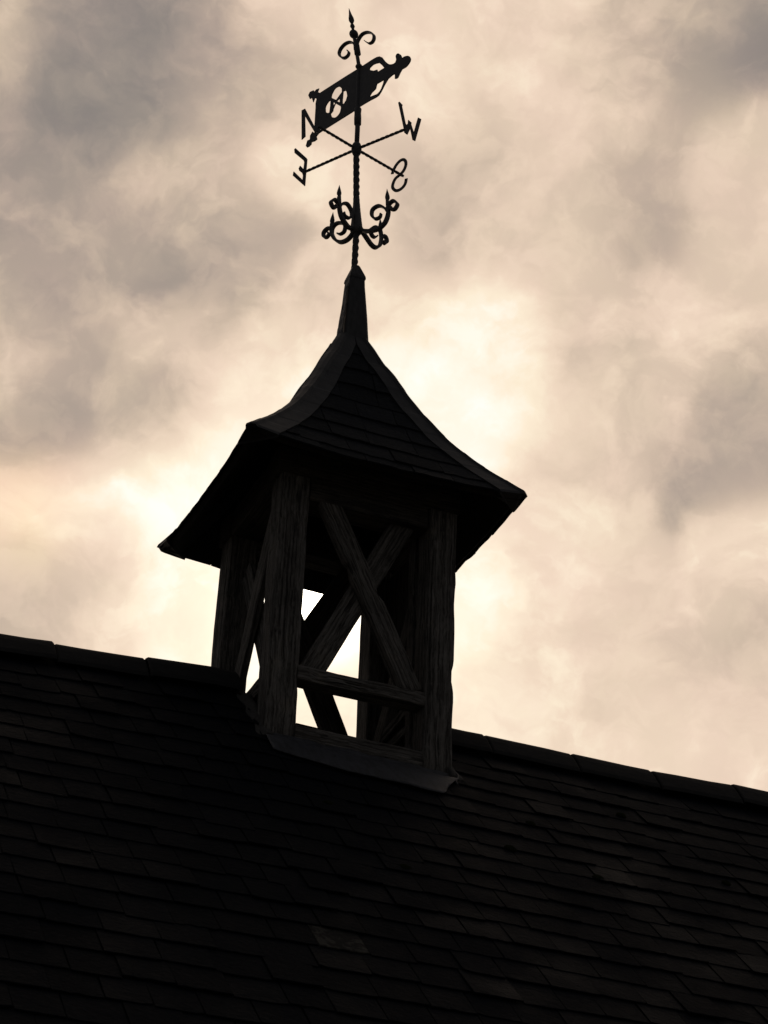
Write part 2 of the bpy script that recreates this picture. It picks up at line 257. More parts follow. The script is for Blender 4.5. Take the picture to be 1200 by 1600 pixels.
m, N, L, b = mat('moss'); MOSS = m
geo = N.new('ShaderNodeNewGeometry'); n1 = node(N, 'ShaderNodeTexNoise', Scale=90.0, Detail=5.0); L.new(geo.outputs['Position'], n1.inputs['Vector'])
L.new(ramp(N, L, n1.outputs['Fac'], [(0.3, (0.006, 0.008, 0.004)), (0.7, (0.016, 0.018, 0.009))]), b.inputs['Base Color']); b.inputs['Roughness'].default_value = 1.0
b.inputs['Specular IOR Level'].default_value = 0.0

m, N, L, b = mat('rubble_wall'); STONE = m
geo = N.new('ShaderNodeNewGeometry')
vo = node(N, 'ShaderNodeTexVoronoi', Scale=3.4); L.new(geo.outputs['Position'], vo.inputs['Vector'])
n1 = node(N, 'ShaderNodeTexNoise', Scale=12.0, Detail=7.0); L.new(geo.outputs['Position'], n1.inputs['Vector'])
L.new(mul(N, L, ramp(N, L, vo.outputs['Color'], [(0.2, (0.22, 0.2, 0.17)), (0.8, (0.34, 0.31, 0.27))]), ramp(N, L, n1.outputs['Fac'], [(0.3, g(0.7)), (0.7, g(1.1))])), b.inputs['Base Color'])
b.inputs['Roughness'].default_value = 0.95

m, N, L, b = mat('yard_ground'); GROUND = m
geo = N.new('ShaderNodeNewGeometry'); n1 = node(N, 'ShaderNodeTexNoise', Scale=0.6, Detail=10.0, Roughness=0.65); L.new(geo.outputs['Position'], n1.inputs['Vector'])
L.new(ramp(N, L, n1.outputs['Fac'], [(0.35, (0.13, 0.12, 0.105)), (0.55, (0.19, 0.18, 0.16)), (0.7, (0.24, 0.23, 0.21))]), b.inputs['Base Color']); b.inputs['Roughness'].default_value = 1.0

# ================================================================== mesh helpers
def mesh(name, V, F, material, parent=None, smooth=False):
    me = bpy.data.meshes.new(name)
    me.from_pydata([tuple(v) for v in V], [], F); me.update()
    if material: me.materials.append(material)
    if smooth:
        me.polygons.foreach_set('use_smooth', [True] * len(me.polygons))
    o = bpy.data.objects.new(name, me); COL.objects.link(o)
    if parent is not None: attach(o, parent)
    return o
def attach(o, parent):
    """children keep their world place; every parent here is only translated"""
    base = Vector((0, 0, 0)); p = parent
    while p is not None:
        base += p.location; p = p.parent
    if o.type == 'MESH' and o.matrix_basis == Matrix.Identity(4):
        o.parent = parent; o.location = -base
    else:
        mw = o.matrix_basis.copy(); o.parent = parent; o.matrix_basis = Matrix.Translation(-base) @ mw
def thing(name, label, cat, loc):
    o = bpy.data.objects.new(name, None); COL.objects.link(o); o.location = loc
    o.empty_display_size = 0.2; o['label'] = label; o['category'] = cat
    return o
class MB:
    def __init__(s): s.V = []; s.F = []
    def add(s, V, F):
        n = len(s.V); s.V += [Vector(v) for v in V]; s.F += [tuple(i + n for i in f) for f in F]
    def loft(s, rings, close=True, caps=True):
        n = len(rings[0]); V = [p for r in rings for p in r]; F = []
        for i in range(len(rings) - 1):
            for j in range(n if close else n - 1):
                k = (j + 1) % n
                F.append((i * n + j, i * n + k, (i + 1) * n + k, (i + 1) * n + j))
        if caps and close:
            F.append(tuple(reversed(range(n)))); F.append(tuple(range((len(rings) - 1) * n, len(rings) * n)))
        s.add(V, F)
    def build(s, name, material, parent=None, smooth=False): return mesh(name, s.V, s.F, material, parent, smooth)

def spline(pts, n):
    """Catmull-Rom through 2-D or 3-D points"""
    P = [Vector(p) for p in pts]; P = [2 * P[0] - P[1]] + P + [2 * P[-1] - P[-2]]; out = []
    for i in range(1, len(P) - 2):
        a, b_, c_, d_ = P[i - 1:i + 3]
        for k in range(n):
            t = k / n
            out.append(0.5 * ((2 * b_) + (c_ - a) * t + (2 * a - 5 * b_ + 4 * c_ - d_) * t * t + (3 * b_ - a - 3 * c_ + d_) * t ** 3))
    out.append(P[-2]); return out

def timber(name, p0, p1, face, w, d, parent, seed, rough=1.0, material=None, notch=()):
    """squared oak from p0 to p1; `face` is the outward direction of its broad side, w across it, d deep. Weathered: wandering
    arrises, long drying cracks, eroded grain."""
    p0 = Vector(p0); p1 = Vector(p1); ax = (p1 - p0); ln = ax.length; zl = ax.normalized()
    f = Vector(face); yl = -(f - zl * f.dot(zl)).normalized(); xl = yl.cross(zl)
    nr = max(6, int(ln / 0.028)); per = []
    nx = max(6, int(w / 0.009)); ny = max(5, int(d / 0.012)); c = 0.006
    for i in range(nx + 1): per.append((-w / 2 + c + (w - 2 * c) * i / nx, -d / 2))
    for i in range(ny + 1): per.append((w / 2, -d / 2 + c + (d - 2 * c) * i / ny))
    for i in range(nx + 1): per.append((w / 2 - c - (w - 2 * c) * i / nx, d / 2))
    for i in range(ny + 1): per.append((-w / 2, d / 2 - c - (d - 2 * c) * i / ny))
    rnd = random.Random(seed); cracks = [(rnd.randrange(len(per)), rnd.uniform(-0.2, 0.8) * ln, rnd.uniform(0.25, 0.8) * ln, rnd.uniform(0.004, 0.011) * rough) for _ in range(9)]
    rings = []
    for i in range(nr + 1):
        z = ln * i / nr; ring = []
        wander = (noise.noise((seed, z * 2.2, 0.3)) * 0.0035 * rough, noise.noise((seed + 40, z * 2.2, 0.7)) * 0.003 * rough)
        for j, (x, y) in enumerate(per):
            r = math.hypot(x, y)
            corner = 1.0 if (abs(x) > w / 2 - 0.022 and abs(y) > d / 2 - 0.022) else 0.0
            dep = 0.0055 * rough * abs(noise.noise((x * 95 + seed, y * 95, z * 3.0))) + 0.004 * rough * corner * max(0, noise.noise((seed * 3.1 + x * 9, y * 9, z * 7)) + 0.25)
            dep += 0.0025 * rough * (noise.noise((seed + x * 14, y * 14, z * 4)) + 0.2)
            for cj, z0, cl, cdp in cracks:
                if j == cj and z0 < z < z0 + cl: dep += cdp * math.sin(math.pi * (z - z0) / cl) ** 0.5
            for nz, nl, side, ndp in notch:      # decayed bites: position, length, side (+x / -x), depth
                if abs(z - nz) < nl and x * side > w / 2 - 0.03:
                    dep += ndp * (0.5 + 0.5 * math.cos(math.pi * (z - nz) / nl)) * (0.6 + 0.8 * noise.noise((z * 22, y * 20, seed)) + 0.3)
            k = max(0.1, 1 - dep / max(r, 1e-3))
            ring.append((x * k + wander[0], y * k + wander[1], z + (noise.noise((x * 30, y * 30, seed)) * 0.006 if i in (0, nr) else 0)))
        rings.append(ring)
    mb = MB(); mb.loft(rings)
    o = mb.build(name, material or WOOD)
    o.matrix_basis = Matrix(((xl.x, yl.x, zl.x, p0.x), (xl.y, yl.y, zl.y, p0.y), (xl.z, yl.z, zl.z, p0.z), (0, 0, 0, 1)))
    attach(o, parent)
    return o

# ================================================================== the ground
GZ = -6.58
gv = []; gf = []
G = 40
for i in range(G + 1):
    for j in range(G + 1):
        x = (i / G - 0.5) * 2; y = (j / G - 0.5) * 2
        x = math.copysign(abs(x) ** 2.2, x) * 500; y = math.copysign(abs(y) ** 2.2, y) * 500
        gv.append((x, y, GZ + (0 if math.hypot(x, y) < 14 else noise.noise((x * 0.02, y * 0.02, 0)) * 0.5)))
for i in range(G):
    for j in range(G):
        a = i * (G + 1) + j; gf.append((a, a + G + 1, a + G + 2, a + 1))
gr = mesh('ground', gv, gf, GROUND, smooth=True); gr['kind'] = 'structure'

# ================================================================== the building
TP = math.tan(math.radians(44)); PHI = math.atan(TP); CP, SP = math.cos(PHI), math.sin(PHI)
X0, X1, YE = -4.6, 6.2, 3.7                                    # gables and eaves
ZR = [(-4.6, -0.13), (-2.4, -0.05), (-1.67, -0.023), (-1.416, -0.004), (-0.96, 0.022), (-0.6, 0.046), (-0.2, 0.03), (0.67, -0.012), (1.34, -0.005), (2.5, 0.011), (6.2, 0.03)]
def zr(x):
    for (a, za), (b_, zb) in zip(ZR, ZR[1:]):
        if x <= b_: return za + (zb - za) * max(0, (x - a) / (b_ - a))
    return ZR[-1][1]
LOW = 0.080                                                     # deck below the top of the ridge tiles
DOWN = Vector((0, -CP, -SP)); NRM = Vector((0, -SP, CP))
def slope(x, s, off=0.0):
    """point on the front slope: x along the ridge, s down the slope, off above the deck"""
    sag = 0.012 * noise.noise((x * 0.5, s * 0.7, 3.3))
    return Vector((x, 0, zr(x) * math.exp(-s * 0.8) - LOW)) + DOWN * s + NRM * (off + sag)
bld = thing('building', 'old building with a dark slate roof and a sagging ridge of clay tiles', 'building', (0.8, 0, GZ))
# roof deck with an opening where the turret stands
mb = MB(); HX, HS = 0.47, 0.60
xs = sorted(set([X0 + (X1 - X0) * i / 30 for i in range(31)] + [-HX, HX])); SL = YE / CP
ss = sorted(set([SL * i / 14 for i in range(15)] + [HS]))
for i in range(len(xs) - 1):
    for j in range(len(ss) - 1):
        if xs[i] >= -HX - 1e-6 and xs[i + 1] <= HX + 1e-6 and ss[j + 1] <= HS + 1e-6: continue
        A, B, Cc, D = [slope(x, s, -0.012) for x, s in ((xs[i], ss[j]), (xs[i], ss[j + 1]), (xs[i + 1], ss[j + 1]), (xs[i + 1], ss[j]))]
        mb.add([A, B, Cc, D], [(0, 1, 2, 3)])
        flip = lambda p: Vector((p.x, -p.y, p.z))
        mb.add([flip(D), flip(Cc), flip(B), flip(A)], [(0, 1, 2, 3)])
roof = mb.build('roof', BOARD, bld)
# walls
mb = MB(); yw = 3.4; zt = -LOW - TP * yw - 0.08
def box(mb, a, b_):
    (x0, y0, z0), (x1, y1, z1) = a, b_
    mb.add([(x0, y0, z0), (x1, y0, z0), (x1, y1, z0), (x0, y1, z0), (x0, y0, z1), (x1, y0, z1), (x1, y1, z1), (x0, y1, z1)],
           [(3, 2, 1, 0), (4, 5, 6, 7), (0, 1, 5, 4), (1, 2, 6, 5), (2, 3, 7, 6), (3, 0, 4, 7)])
for y0, y1 in ((-yw, -yw + 0.45), (yw - 0.45, yw)):
    m1 = MB(); box(m1, (X0 + 0.25, y0, GZ - 0.2), (X1 - 0.25, y1, zt)); m1.build('wall', STONE, bld)
for xa, xb in ((X0 + 0.25, X0 + 0.7), (X1 - 0.7, X1 - 0.25)):
    y = yw - 0.452; m1 = MB()
    prof = [(-y, GZ - 0.2), (y, GZ - 0.2), (y, zt - 0.004), (0, -LOW - 0.24), (-y, zt - 0.004)]
    m1.add([(xa, a, z) for a, z in prof] + [(xb, a, z) for a, z in prof], [tuple(reversed(range(5))), tuple(range(5, 10))] + [(i, (i + 1) % 5, 5 + (i + 1) % 5, 5 + i) for i in range(5)])
    m1.build('gable_wall', STONE, bld)

# ---- slates: each its own piece; the 300 that show largest as parts, the others joined
GA = 0.180; TH = 0.006
def slate_mesh_pts(w, ln, rnd):
    """outline of one slate: straight top, worn tail with nibbled corners"""
    n = 6; tail = []
    cl, cr_ = (rnd.uniform(0.0, 0.014) if rnd.random() < 0.22 else 0.002), (rnd.uniform(0.0, 0.014) if rnd.random() < 0.22 else 0.002)
    for i in range(n + 1):
        t = i / n; dy = rnd.uniform(-0.0018, 0.0018)
        if i == 0: dy -= cl
        if i == n: dy -= cr_
        if 0 < i < n and rnd.random() < 0.05: dy -= rnd.uniform(0.004, 0.012)
        tail.append((-w / 2 + w * t, ln + dy))
    return [(-w / 2, 0)] + tail + [(w / 2, 0)]
def slate_geo(w, ln, rnd):
    o = slate_mesh_pts(w, ln, rnd); n = len(o); b_ = 0.0025
    top = [(x * (1 - b_ / w * 2), y - (b_ if y > 0.01 else 0), TH) for x, y in o]
    mid = [(x, y, TH - b_) for x, y in o]; low = [(x, y, 0) for x, y in o]
    V = top + mid + low; F = [tuple(range(n))]
    for k in range(2):
        for i in range(n):
            j = (i + 1) % n; F.append((k * n + i, (k + 1) * n + i, (k + 1) * n + j, k * n + j))
    return V, F
rnd = random.Random(11)
protos = []
for k in range(14):
    V, F = slate_geo(1.0, 0.39, rnd)          # width scaled per slate
    protos.append((V, F))
spots = []
course = 0; s_tail = 0.335
while s_tail < SL + 0.05:
    runs = [(X0 - 0.03, X1 + 0.03)]
    if s_tail < HS + 0.09: runs = [(X0 - 0.03, -0.485), (0.487, X1 + 0.03)]
    for ra, rb in runs:
        x = ra + (0.095 if course % 2 else 0.0) * (1 if ra < -1 else 0)
        if ra > 0: x = ra; first = 0.10 + (0.095 if course % 2 else 0)
        else: first = None
        while x < rb - 0.03:
            w = first or rnd.uniform(0.170, 0.215); first = None
            if x + w > rb - 0.07: w = rb - x
            spots.append((x + w / 2, s_tail + rnd.gauss(0, 0.005) + (rnd.uniform(0.01, 0.03) if rnd.random() < 0.03 else 0), w - rnd.uniform(0.002, 0.005), rnd.randrange(len(protos)), rnd.gauss(0, 0.012), abs(rnd.gauss(0, 0.004)), rnd.gauss(0, 0.006)))
            x += w
    s_tail += GA; course += 1
def slate_matrix(sp):
    xc, st, w, k, rot, lift, skew = sp
    ln = 0.39; s0 = st - ln
    top = slope(xc, max(s0, 0.02), 0.000 + lift * 0.3); tail = slope(xc, st, 0.0135 + lift)
    yd = (tail - top).normalized()
    xd = Vector((1, 0, (zr(xc + 0.1) - zr(xc - 0.1)) / 0.2 * math.exp(-st * 0.8))).normalized()
    xd = (xd + yd * rot + NRM * skew).normalized(); zd = xd.cross(yd).normalized()
    if zd.z < 0: zd = -zd
    yd = zd.cross(xd) if zd.cross(xd).dot(DOWN) > 0 else -zd.cross(xd)
    org = tail - yd * ln
    return org, xd, yd, zd
score = []
for i, sp in enumerate(spots):
    org, xd, yd, zd = slate_matrix(sp); px, py, dd = to_px(org + yd * 0.3)
    pa = to_px(org + yd * 0.21 - xd * sp[2] / 2); pb = to_px(org + yd * 0.39 - xd * sp[2] / 2); pc = to_px(org + yd * 0.39 + xd * sp[2] / 2)
    area = abs((pb[0] - pa[0]) * (pc[1] - pb[1]) - (pb[1] - pa[1]) * (pc[0] - pb[0]))
    inside = -25 < px < 1225 and py < 1625
    score.append((-(area if inside else 0), i))
score.sort(); chosen = {i for a, i in score[:300] if a < 0}
pale_i = min(range(len(spots)), key=lambda i: (Vector(slope(spots[i][0], spots[i][1] - 0.09)) - Vector((-0.68, -2.03, -2.0))).length)
cache = {}
rest = MB()
for i, sp in enumerate(spots):
    org, xd, yd, zd = slate_matrix(sp); w = sp[2]
    if i in chosen:
        key = (sp[3], round(w / 0.012), i == pale_i)
        if key not in cache:
            ww = key[1] * 0.012; V, F = protos[sp[3]]
            me = bpy.data.meshes.new('slate')
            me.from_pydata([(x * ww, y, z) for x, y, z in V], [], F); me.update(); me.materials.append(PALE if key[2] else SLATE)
            cache[key] = me
        o = bpy.data.objects.new('slate', cache[key]); COL.objects.link(o)
        sx = w / (key[1] * 0.012)
        o.matrix_basis = Matrix(((xd.x * sx, yd.x, zd.x, org.x), (xd.y * sx, yd.y, zd.y, org.y), (xd.z * sx, yd.z, zd.z, org.z), (0, 0, 0, 1)))
        attach(o, roof)
        if i == pale_i: o['label'] = 'pale flaked slate low on the dark slope'
    else:
        V, F = protos[sp[3]]
        rest.add([org + xd * (x * w) + yd * y + zd * z for x, y, z in V], F)
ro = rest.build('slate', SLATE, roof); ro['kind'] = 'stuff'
# the slope that faces away
back = MB(); st = 0.335
while st < SL + 0.05:
    x = X0 - 0.03
    while x < X1:
        w = rnd.uniform(0.18, 0.21)
        if not (st < HS + 0.09 and x + w > -0.485 and x < 0.487):
            a = slope(x + 0.003, st - 0.3, 0.004); b_ = slope(x + w - 0.003, st - 0.3, 0.004); c_ = slope(x + w - 0.003, st, 0.02); d_ = slope(x + 0.003, st, 0.02)
            q = [a, b_, c_, d_]; lo = [p - NRM * 0.008 for p in q]
            V = [Vector((p.x, -p.y, p.z)) for p in q + lo]
            back.add(V, [(0, 1, 2, 3), (3, 2, 6, 7), (0, 3, 7, 4), (2, 1, 5, 6)])
        x += w
    st += GA
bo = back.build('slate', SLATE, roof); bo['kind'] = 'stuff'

# ---- ridge tiles: rounded crown with two wings
def ridge_tile(xa, xb, seed):
    rnd = random.Random(seed); t = 0.016; prof = []
    wing = 0.225
    def outline(off):
        pts = []
        for y, z in ((-0.134, -0.150), (-0.122, -0.124), (-0.095, -0.087), (-0.07, -0.054), (-0.045, -0.026), (-0.02, -0.006), (0.0, 0.0), (0.02, -0.006), (0.045, -0.026), (0.07, -0.054), (0.095, -0.087), (0.122, -0.124), (0.134, -0.150)):
            pts.append(Vector((0, y * (1 - off / 0.13), z * (1 - off / 0.16) - off * 0.4)))
        return pts
    up, lo = outline(0.0), outline(0.018)
    sect = up + lo[::-1]
    ja, jb = rnd.gauss(0, 0.006), rnd.gauss(0, 0.006); jy = rnd.gauss(0, 0.004); tw = rnd.gauss(0, 0.012)
    rings = []
    L_ = xb - xa
    for f, off in ((0.004, -0.006), (0.012, 0.0), (0.3, 0), (0.7, 0), (L_ - 0.012, 0.0), (L_ - 0.004, -0.006)):
        t_ = f if f in (0.3, 0.7) else f / L_
        x = xa + L_ * t_; z0 = zr(x) + ja + (jb - ja) * t_ + off
        rings.append([Vector((x, p.y + jy + tw * p.z, p.z + z0 + 0.004 * noise.noise((x * 6, p.y * 12, seed)))) for p in sect])
    mb = MB(); mb.loft(rings); return mb.build('ridge_tile', CLAY, roof, False)
xb_ = -0.49; k = 0
edges = [-0.49, -0.961, -1.416]
while edges[-1] > X0: edges.append(edges[-1] - 0.457)
for a, b_ in zip(edges[1:], edges): ridge_tile(a, b_, 100 + k); k += 1
edges = [0.485, 0.842, 1.337, 1.80, 2.285]
while edges[-1] < X1: edges.append(edges[-1] + 0.47)
for a, b_ in zip(edges, edges[1:]): ridge_tile(a, b_, 100 + k); k += 1

# ---- lead apron below the turret and mortar fillets at its sides
def sheet(fn, us, vs, th):
    """curved sheet with thickness from fn(u, v, off)"""
    mb = MB(); nu, nv = len(us), len(vs)
    V = [fn(u, v, th) for u in us for v in vs] + [fn(u, v, 0) for u in us for v in vs]; F = []
    I = lambda i, j, k: k * nu * nv + i * nv + j
    for i in range(nu - 1):
        for j in range(nv - 1):
            F.append((I(i, j, 0), I(i, j + 1, 0), I(i + 1, j + 1, 0), I(i + 1, j, 0)))
            F.append((I(i, j, 1), I(i + 1, j, 1), I(i + 1, j + 1, 1), I(i, j + 1, 1)))
    for i in range(nu - 1):
        F.append((I(i, nv - 1, 0), I(i, nv - 1, 1), I(i + 1, nv - 1, 1), I(i + 1, nv - 1, 0)))
        F.append((I(i, 0, 0), I(i + 1, 0, 0), I(i + 1, 0, 1), I(i, 0, 1)))
    for j in range(nv - 1):
        F.append((I(0, j, 0), I(0, j, 1), I(0, j + 1, 1), I(0, j + 1, 0)))
        F.append((I(nu - 1, j, 0), I(nu - 1, j + 1, 0), I(nu - 1, j + 1, 1), I(nu - 1, j, 1)))
    mb.add(V, F); return mb
def apron(u, v, off):
    # v 0..1: upstand against the sill, then dressed down over the slates
    wob = 0.010 * noise.noise((u * 5, v * 3, 1.7)) + 0.006 * noise.noise((u * 16, v * 9, 4.1))
    if v < 0.3:
        p = Vector((u, -0.452 - off, 0)); s0 = 0.452 / CP
        q = slope(u, s0, 0.030); up = (1 - v / 0.3) * 0.022
        return Vector((u, -0.452 - off - 0.012 * (v / 0.3), q.z + up + wob * 0.6 + 0.012 * noise.noise((u * 9, 0, 8)) * (1 - v / 0.3)))
    t = (v - 0.3) / 0.7
    low = 0.20 + 0.07 * min(1, max(0, (u + 0.49) / 0.35)) + 0.02 * u - 0.10 * max(0, (u - 0.40) / 0.09) ** 2
    s = 0.452 / CP + 0.02 + t * (low - 0.02 + 0.012 * noise.noise((u * 4, 2.2, 0)))
    u = u - 0.11 * t * max(0, (u - 0.1) / 0.39)
    return slope(u, s, 0.035 + off + wob * 0.5 - 0.004 * t)
us = [-0.492 + 0.982 * i / 44 for i in range(45)]; vs = [0, 0.15, 0.28, 0.36, 0.5, 0.65, 0.8, 0.92, 1.0]
fl = sheet(apron, us, vs, 0.004).build('lead_flashing', FLASH, roof, True)
def fillet(sx):
    rings = []
    for i in range(26):
        s = 0.14 + 0.50 * i / 25; x0 = sx * 0.475
        hgt = 0.040 + 0.016 * noise.noise((s * 8, sx, 2)); wid = 0.042 + 0.016 * noise.noise((s * 9, sx * 3, 5))
        c0 = slope(x0, s, 0.0); o_ = Vector((sx, 0, 0))
        rings.append([c0 - o_ * 0.02 + NRM * 0.0, c0 - o_ * 0.02 + NRM * hgt, c0 + o_ * 0.008 + NRM * hgt * 0.95, c0 + o_ * wid * 0.5 + NRM * hgt * 0.55, c0 + o_ * wid + NRM * 0.026, c0 + o_ * wid + NRM * 0.0])
    mb = MB(); mb.loft(rings); return mb.build('mortar_fillet', MORTAR, roof, True)
fillet(-1); fillet(1)
# a lead welt kicked up at the right end of the apron
rings = []
for i in range(12):
    t = i / 11; s = 0.58 + 0.16 * t; x = 0.492 - 0.03 * t + 0.010 * math.sin(t * 6)
    c0 = slope(x, s, 0.03); r_ = 0.007 * (1 - 0.5 * t)
    rings.append([c0 + Vector((math.cos(a) * r_, 0, 0)) + NRM * (math.sin(a) * r_ * 1.5) for a in [2 * math.pi * k / 7 for k in range(7)]])
mb = MB(); mb.loft(rings); mb.build('lead_welt', FLASH, roof, True)
# clumps of moss
for n_, (x, s, r_) in enumerate([(1.372, 0.644, 0.022), (0.739, 1.034, 0.021), (0.883, 1.568, 0.022), (0.50, 1.42, 0.026), (-0.35, 1.32, 0.02), (-0.15, 1.9, 0.022), (1.65, 1.32, 0.02)]):
    rings = []
    for i in range(6):
        a = math.pi / 2 * i / 5; rr = r_ * math.cos(a) + 0.0006; h = r_ * 0.55 * math.sin(a)
        rings.append([slope(x, s, 0.02 + h) + (Vector((math.cos(t), 0, 0)) * 1.25 + DOWN * math.sin(t)) * rr * (1 + 0.45 * noise.noise((math.cos(t) * 1.5, math.sin(t) * 1.5, n_ + h * 20))) for t in [2 * math.pi * k / 12 for k in range(12)]])
    mb = MB(); mb.loft(rings); mb.build('moss_clump', MOSS, roof, True)

# ================================================================== the bell turret
tur = thing('bell_turret', 'open timber bell turret with crossed braces and flared slate roof astride the ridge', 'turret', (0, 0, -0.6))
AX, AY, HW = 0.40, 0.366, 0.077
W2 = 2 * HW
FRONT, LEFT, RGT, BACK = Vector((0, -1, 0)), Vector((-1, 0, 0)), Vector((1, 0, 0)), Vector((0, 1, 0))
timber('post', (-AX - 0.002, -AY, -0.56), (-AX, -AY, 0.965), FRONT, W2, W2, tur, 1, 1.2, notch=((0.42, 0.10, 1, 0.008), (1.2, 0.12, -1, 0.01)))
timber('post', (AX, -AY, -0.57), (AX + 0.004, -AY, 0.965), FRONT, W2, W2, tur, 2, 1.2, notch=((0.62, 0.10, 1, 0.008), (1.05, 0.12, 1, 0.004)))
timber('post', (-AX - 0.022, AY, -0.42), (-AX, AY, 0.975), FRONT, W2, W2, tur, 3, 0.8)
timber('post', (AX, AY, -0.42), (AX, AY, 0.975), FRONT, W2, W2, tur, 4, 0.8)
# top plates, with the eave shade put into their colour
for a, b_, f in (((-0.49, -AY, 1.042), (0.49, -AY, 1.042), FRONT), ((-0.318, -AY + 0.01, 0.925), (0.318, -AY + 0.01, 0.925), FRONT), ((-0.49, AY, 1.04), (0.49, AY, 1.04), BACK), ((-AX, -0.285, 1.042), (-AX, 0.285, 1.042), LEFT), ((AX, -0.285, 1.042), (AX, 0.285, 1.042), RGT)):
    timber('top_plate', a, b_, f, 0.15, 0.16, tur, 20 + len(tur.children), 0.7, SHADED)
# front: crossed braces, rail, sill
timber('brace', (-0.252, -0.402, 0.955), (0.268, -0.402, -0.07), FRONT, 0.112, 0.060, tur, 5, 0.7, notch=((0.46, 0.05, 1, 0.012), (0.62, 0.06, -1, 0.012)))
timber('brace', (0.252, -0.352, 0.955), (-0.255, -0.352, -0.082), FRONT, 0.122, 0.058, tur, 6, 0.6)
timber('rail', (-0.33, -0.385, -0.098), (0.33, -0.385, -0.098), FRONT, 0.076, 0.112, tur, 7, 1.3)
timber('sill', (-0.33, -0.378, -0.47), (0.33, -0.378, -0.47), FRONT, 0.20, 0.11, tur, 8, 1.0)
# left side
timber('brace', (-0.425, -0.275, 0.865), (-0.425, 0.275, -0.155), LEFT, 0.125, 0.040, tur, 9, 0.8)
timber('brace', (-0.380, 0.25, 0.75), (-0.380, -0.262, -0.15), LEFT, 0.130, 0.040, tur, 10, 0.9)
timber('rail', (-0.40, -0.30, -0.105), (-0.40, 0.30, -0.105), LEFT, 0.09, 0.10, tur, 11, 1.3)
# right side: upright boards behind a single brace
for k, (y0, w, zb) in enumerate(((-0.205, 0.155, -0.09), (-0.055, 0.130, 0.020), (0.085, 0.140, -0.09), (0.230, 0.140, -0.09))):
    timber('board', (0.425, y0, zb), (0.425, y0, 0.92), RGT, w, 0.022, tur, 50 + k, 0.5, SHADED)
timber('brace', (0.365, 0.30, -0.24), (0.365, -0.29, 0.62), RGT, 0.11, 0.058, tur, 13, 0.8)
timber('brace', (0.365, 0.33, -0.10), (0.365, -0.28, -0.02), RGT, 0.07, 0.050, tur, 18, 0.8)
timber('stud', (0.355, -0.235, -0.40), (0.355, -0.225, 0.92), RGT, 0.075, 0.07, tur, 12, 0.9)
timber('rail', (0.40, -0.30, -0.125), (0.40, 0.30, -0.125), RGT, 0.060, 0.09, tur, 14, 1.0)
# back
timber('brace', (0.272, 0.402, 1.03), (-0.30, 0.402, -0.02), BACK, 0.112, 0.058, tur, 15, 0.6, SHADED)
timber('brace', (-0.255, 0.352, 0.93), (0.30, 0.352, -0.28), BACK, 0.13, 0.058, tur, 16, 0.6, SHADED)
timber('sill', (-0.33, 0.366, -0.35), (0.33, 0.366, -0.35), BACK, 0.14, 0.11, tur, 17, 0.8)
# boarded well where the turret passes through the roof
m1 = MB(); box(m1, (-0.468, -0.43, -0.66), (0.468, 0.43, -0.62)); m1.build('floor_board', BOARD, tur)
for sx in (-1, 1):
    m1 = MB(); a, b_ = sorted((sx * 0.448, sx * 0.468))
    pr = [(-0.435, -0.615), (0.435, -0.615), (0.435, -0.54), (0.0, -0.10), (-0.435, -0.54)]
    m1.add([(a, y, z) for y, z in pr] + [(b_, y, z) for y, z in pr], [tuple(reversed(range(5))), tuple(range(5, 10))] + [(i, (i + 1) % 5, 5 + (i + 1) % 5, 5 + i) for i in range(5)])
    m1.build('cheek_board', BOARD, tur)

# ---- flared roof of the turret
EX, EY = 0.728, 0.678
HP = [(0.06, 2.17), (0.13, 2.065), (0.20, 1.945), (0.265, 1.853), (0.34, 1.73), (0.41, 1.623), (0.51, 1.488), (0.60, 1.378), (0.72, 1.254), (0.80, 1.180), (0.92, 1.078), (1.0, 1.008), (1.04, 0.978)]
def hz(r):
    for i in range(len(HP) - 1):
        if r <= HP[i + 1][0] or i == len(HP) - 2:
            (r0, z0), (r1, z1) = HP[i], HP[i + 1]
            sl = lambda k: (HP[min(k + 1, len(HP) - 1)][1] - HP[max(k - 1, 0)][1]) / (HP[min(k + 1, len(HP) - 1)][0] - HP[max(k - 1, 0)][0])
            h = r1 - r0; t = max(0.0, (r - r0) / h)
            return (2 * t ** 3 - 3 * t * t + 1) * z0 + (t ** 3 - 2 * t * t + t) * h * sl(i) + (3 * t * t - 2 * t ** 3) * z1 + (t ** 3 - t * t) * h * sl(i + 1)
FACES = [(FRONT, Vector((1, 0, 0)), EY, EX), (RGT, Vector((0, 1, 0)), EX, EY), (BACK, Vector((-1, 0, 0)), EY, EX), (LEFT, Vector((0, -1, 0)), EX, EY)]
AXIS = Vector((0.010, -0.004, 0))                               # the spire leans a little
def rp(face, r, x, off=0.0):
    n, t, dn, wt = face
    hwid = r * wt
    u = x / max(hwid, 1e-4)
    z = hz(r) + 0.034 * max(0, (r - 0.6) / 0.4) ** 2 * (abs(u) ** 3 - 0.62) + 0.003 * noise.noise((n.x * 3 + x * 2, n.y * 3 + r * 3, 0.5))
    dr = 0.02; sl = (hz(r - dr) - hz(r + dr)) / (2 * dr * dn)
    nn = (n * sl + Vector((0, 0, 1))).normalized()
    return n * (r * dn) + t * x + Vector((0, 0, z)) + AXIS * (1 - r) * 1.6 + nn * off
rs = [0.08, 0.13, 0.2, 0.28, 0.36, 0.44, 0.52, 0.6, 0.68, 0.76, 0.84, 0.92, 0.997]
mb = MB()
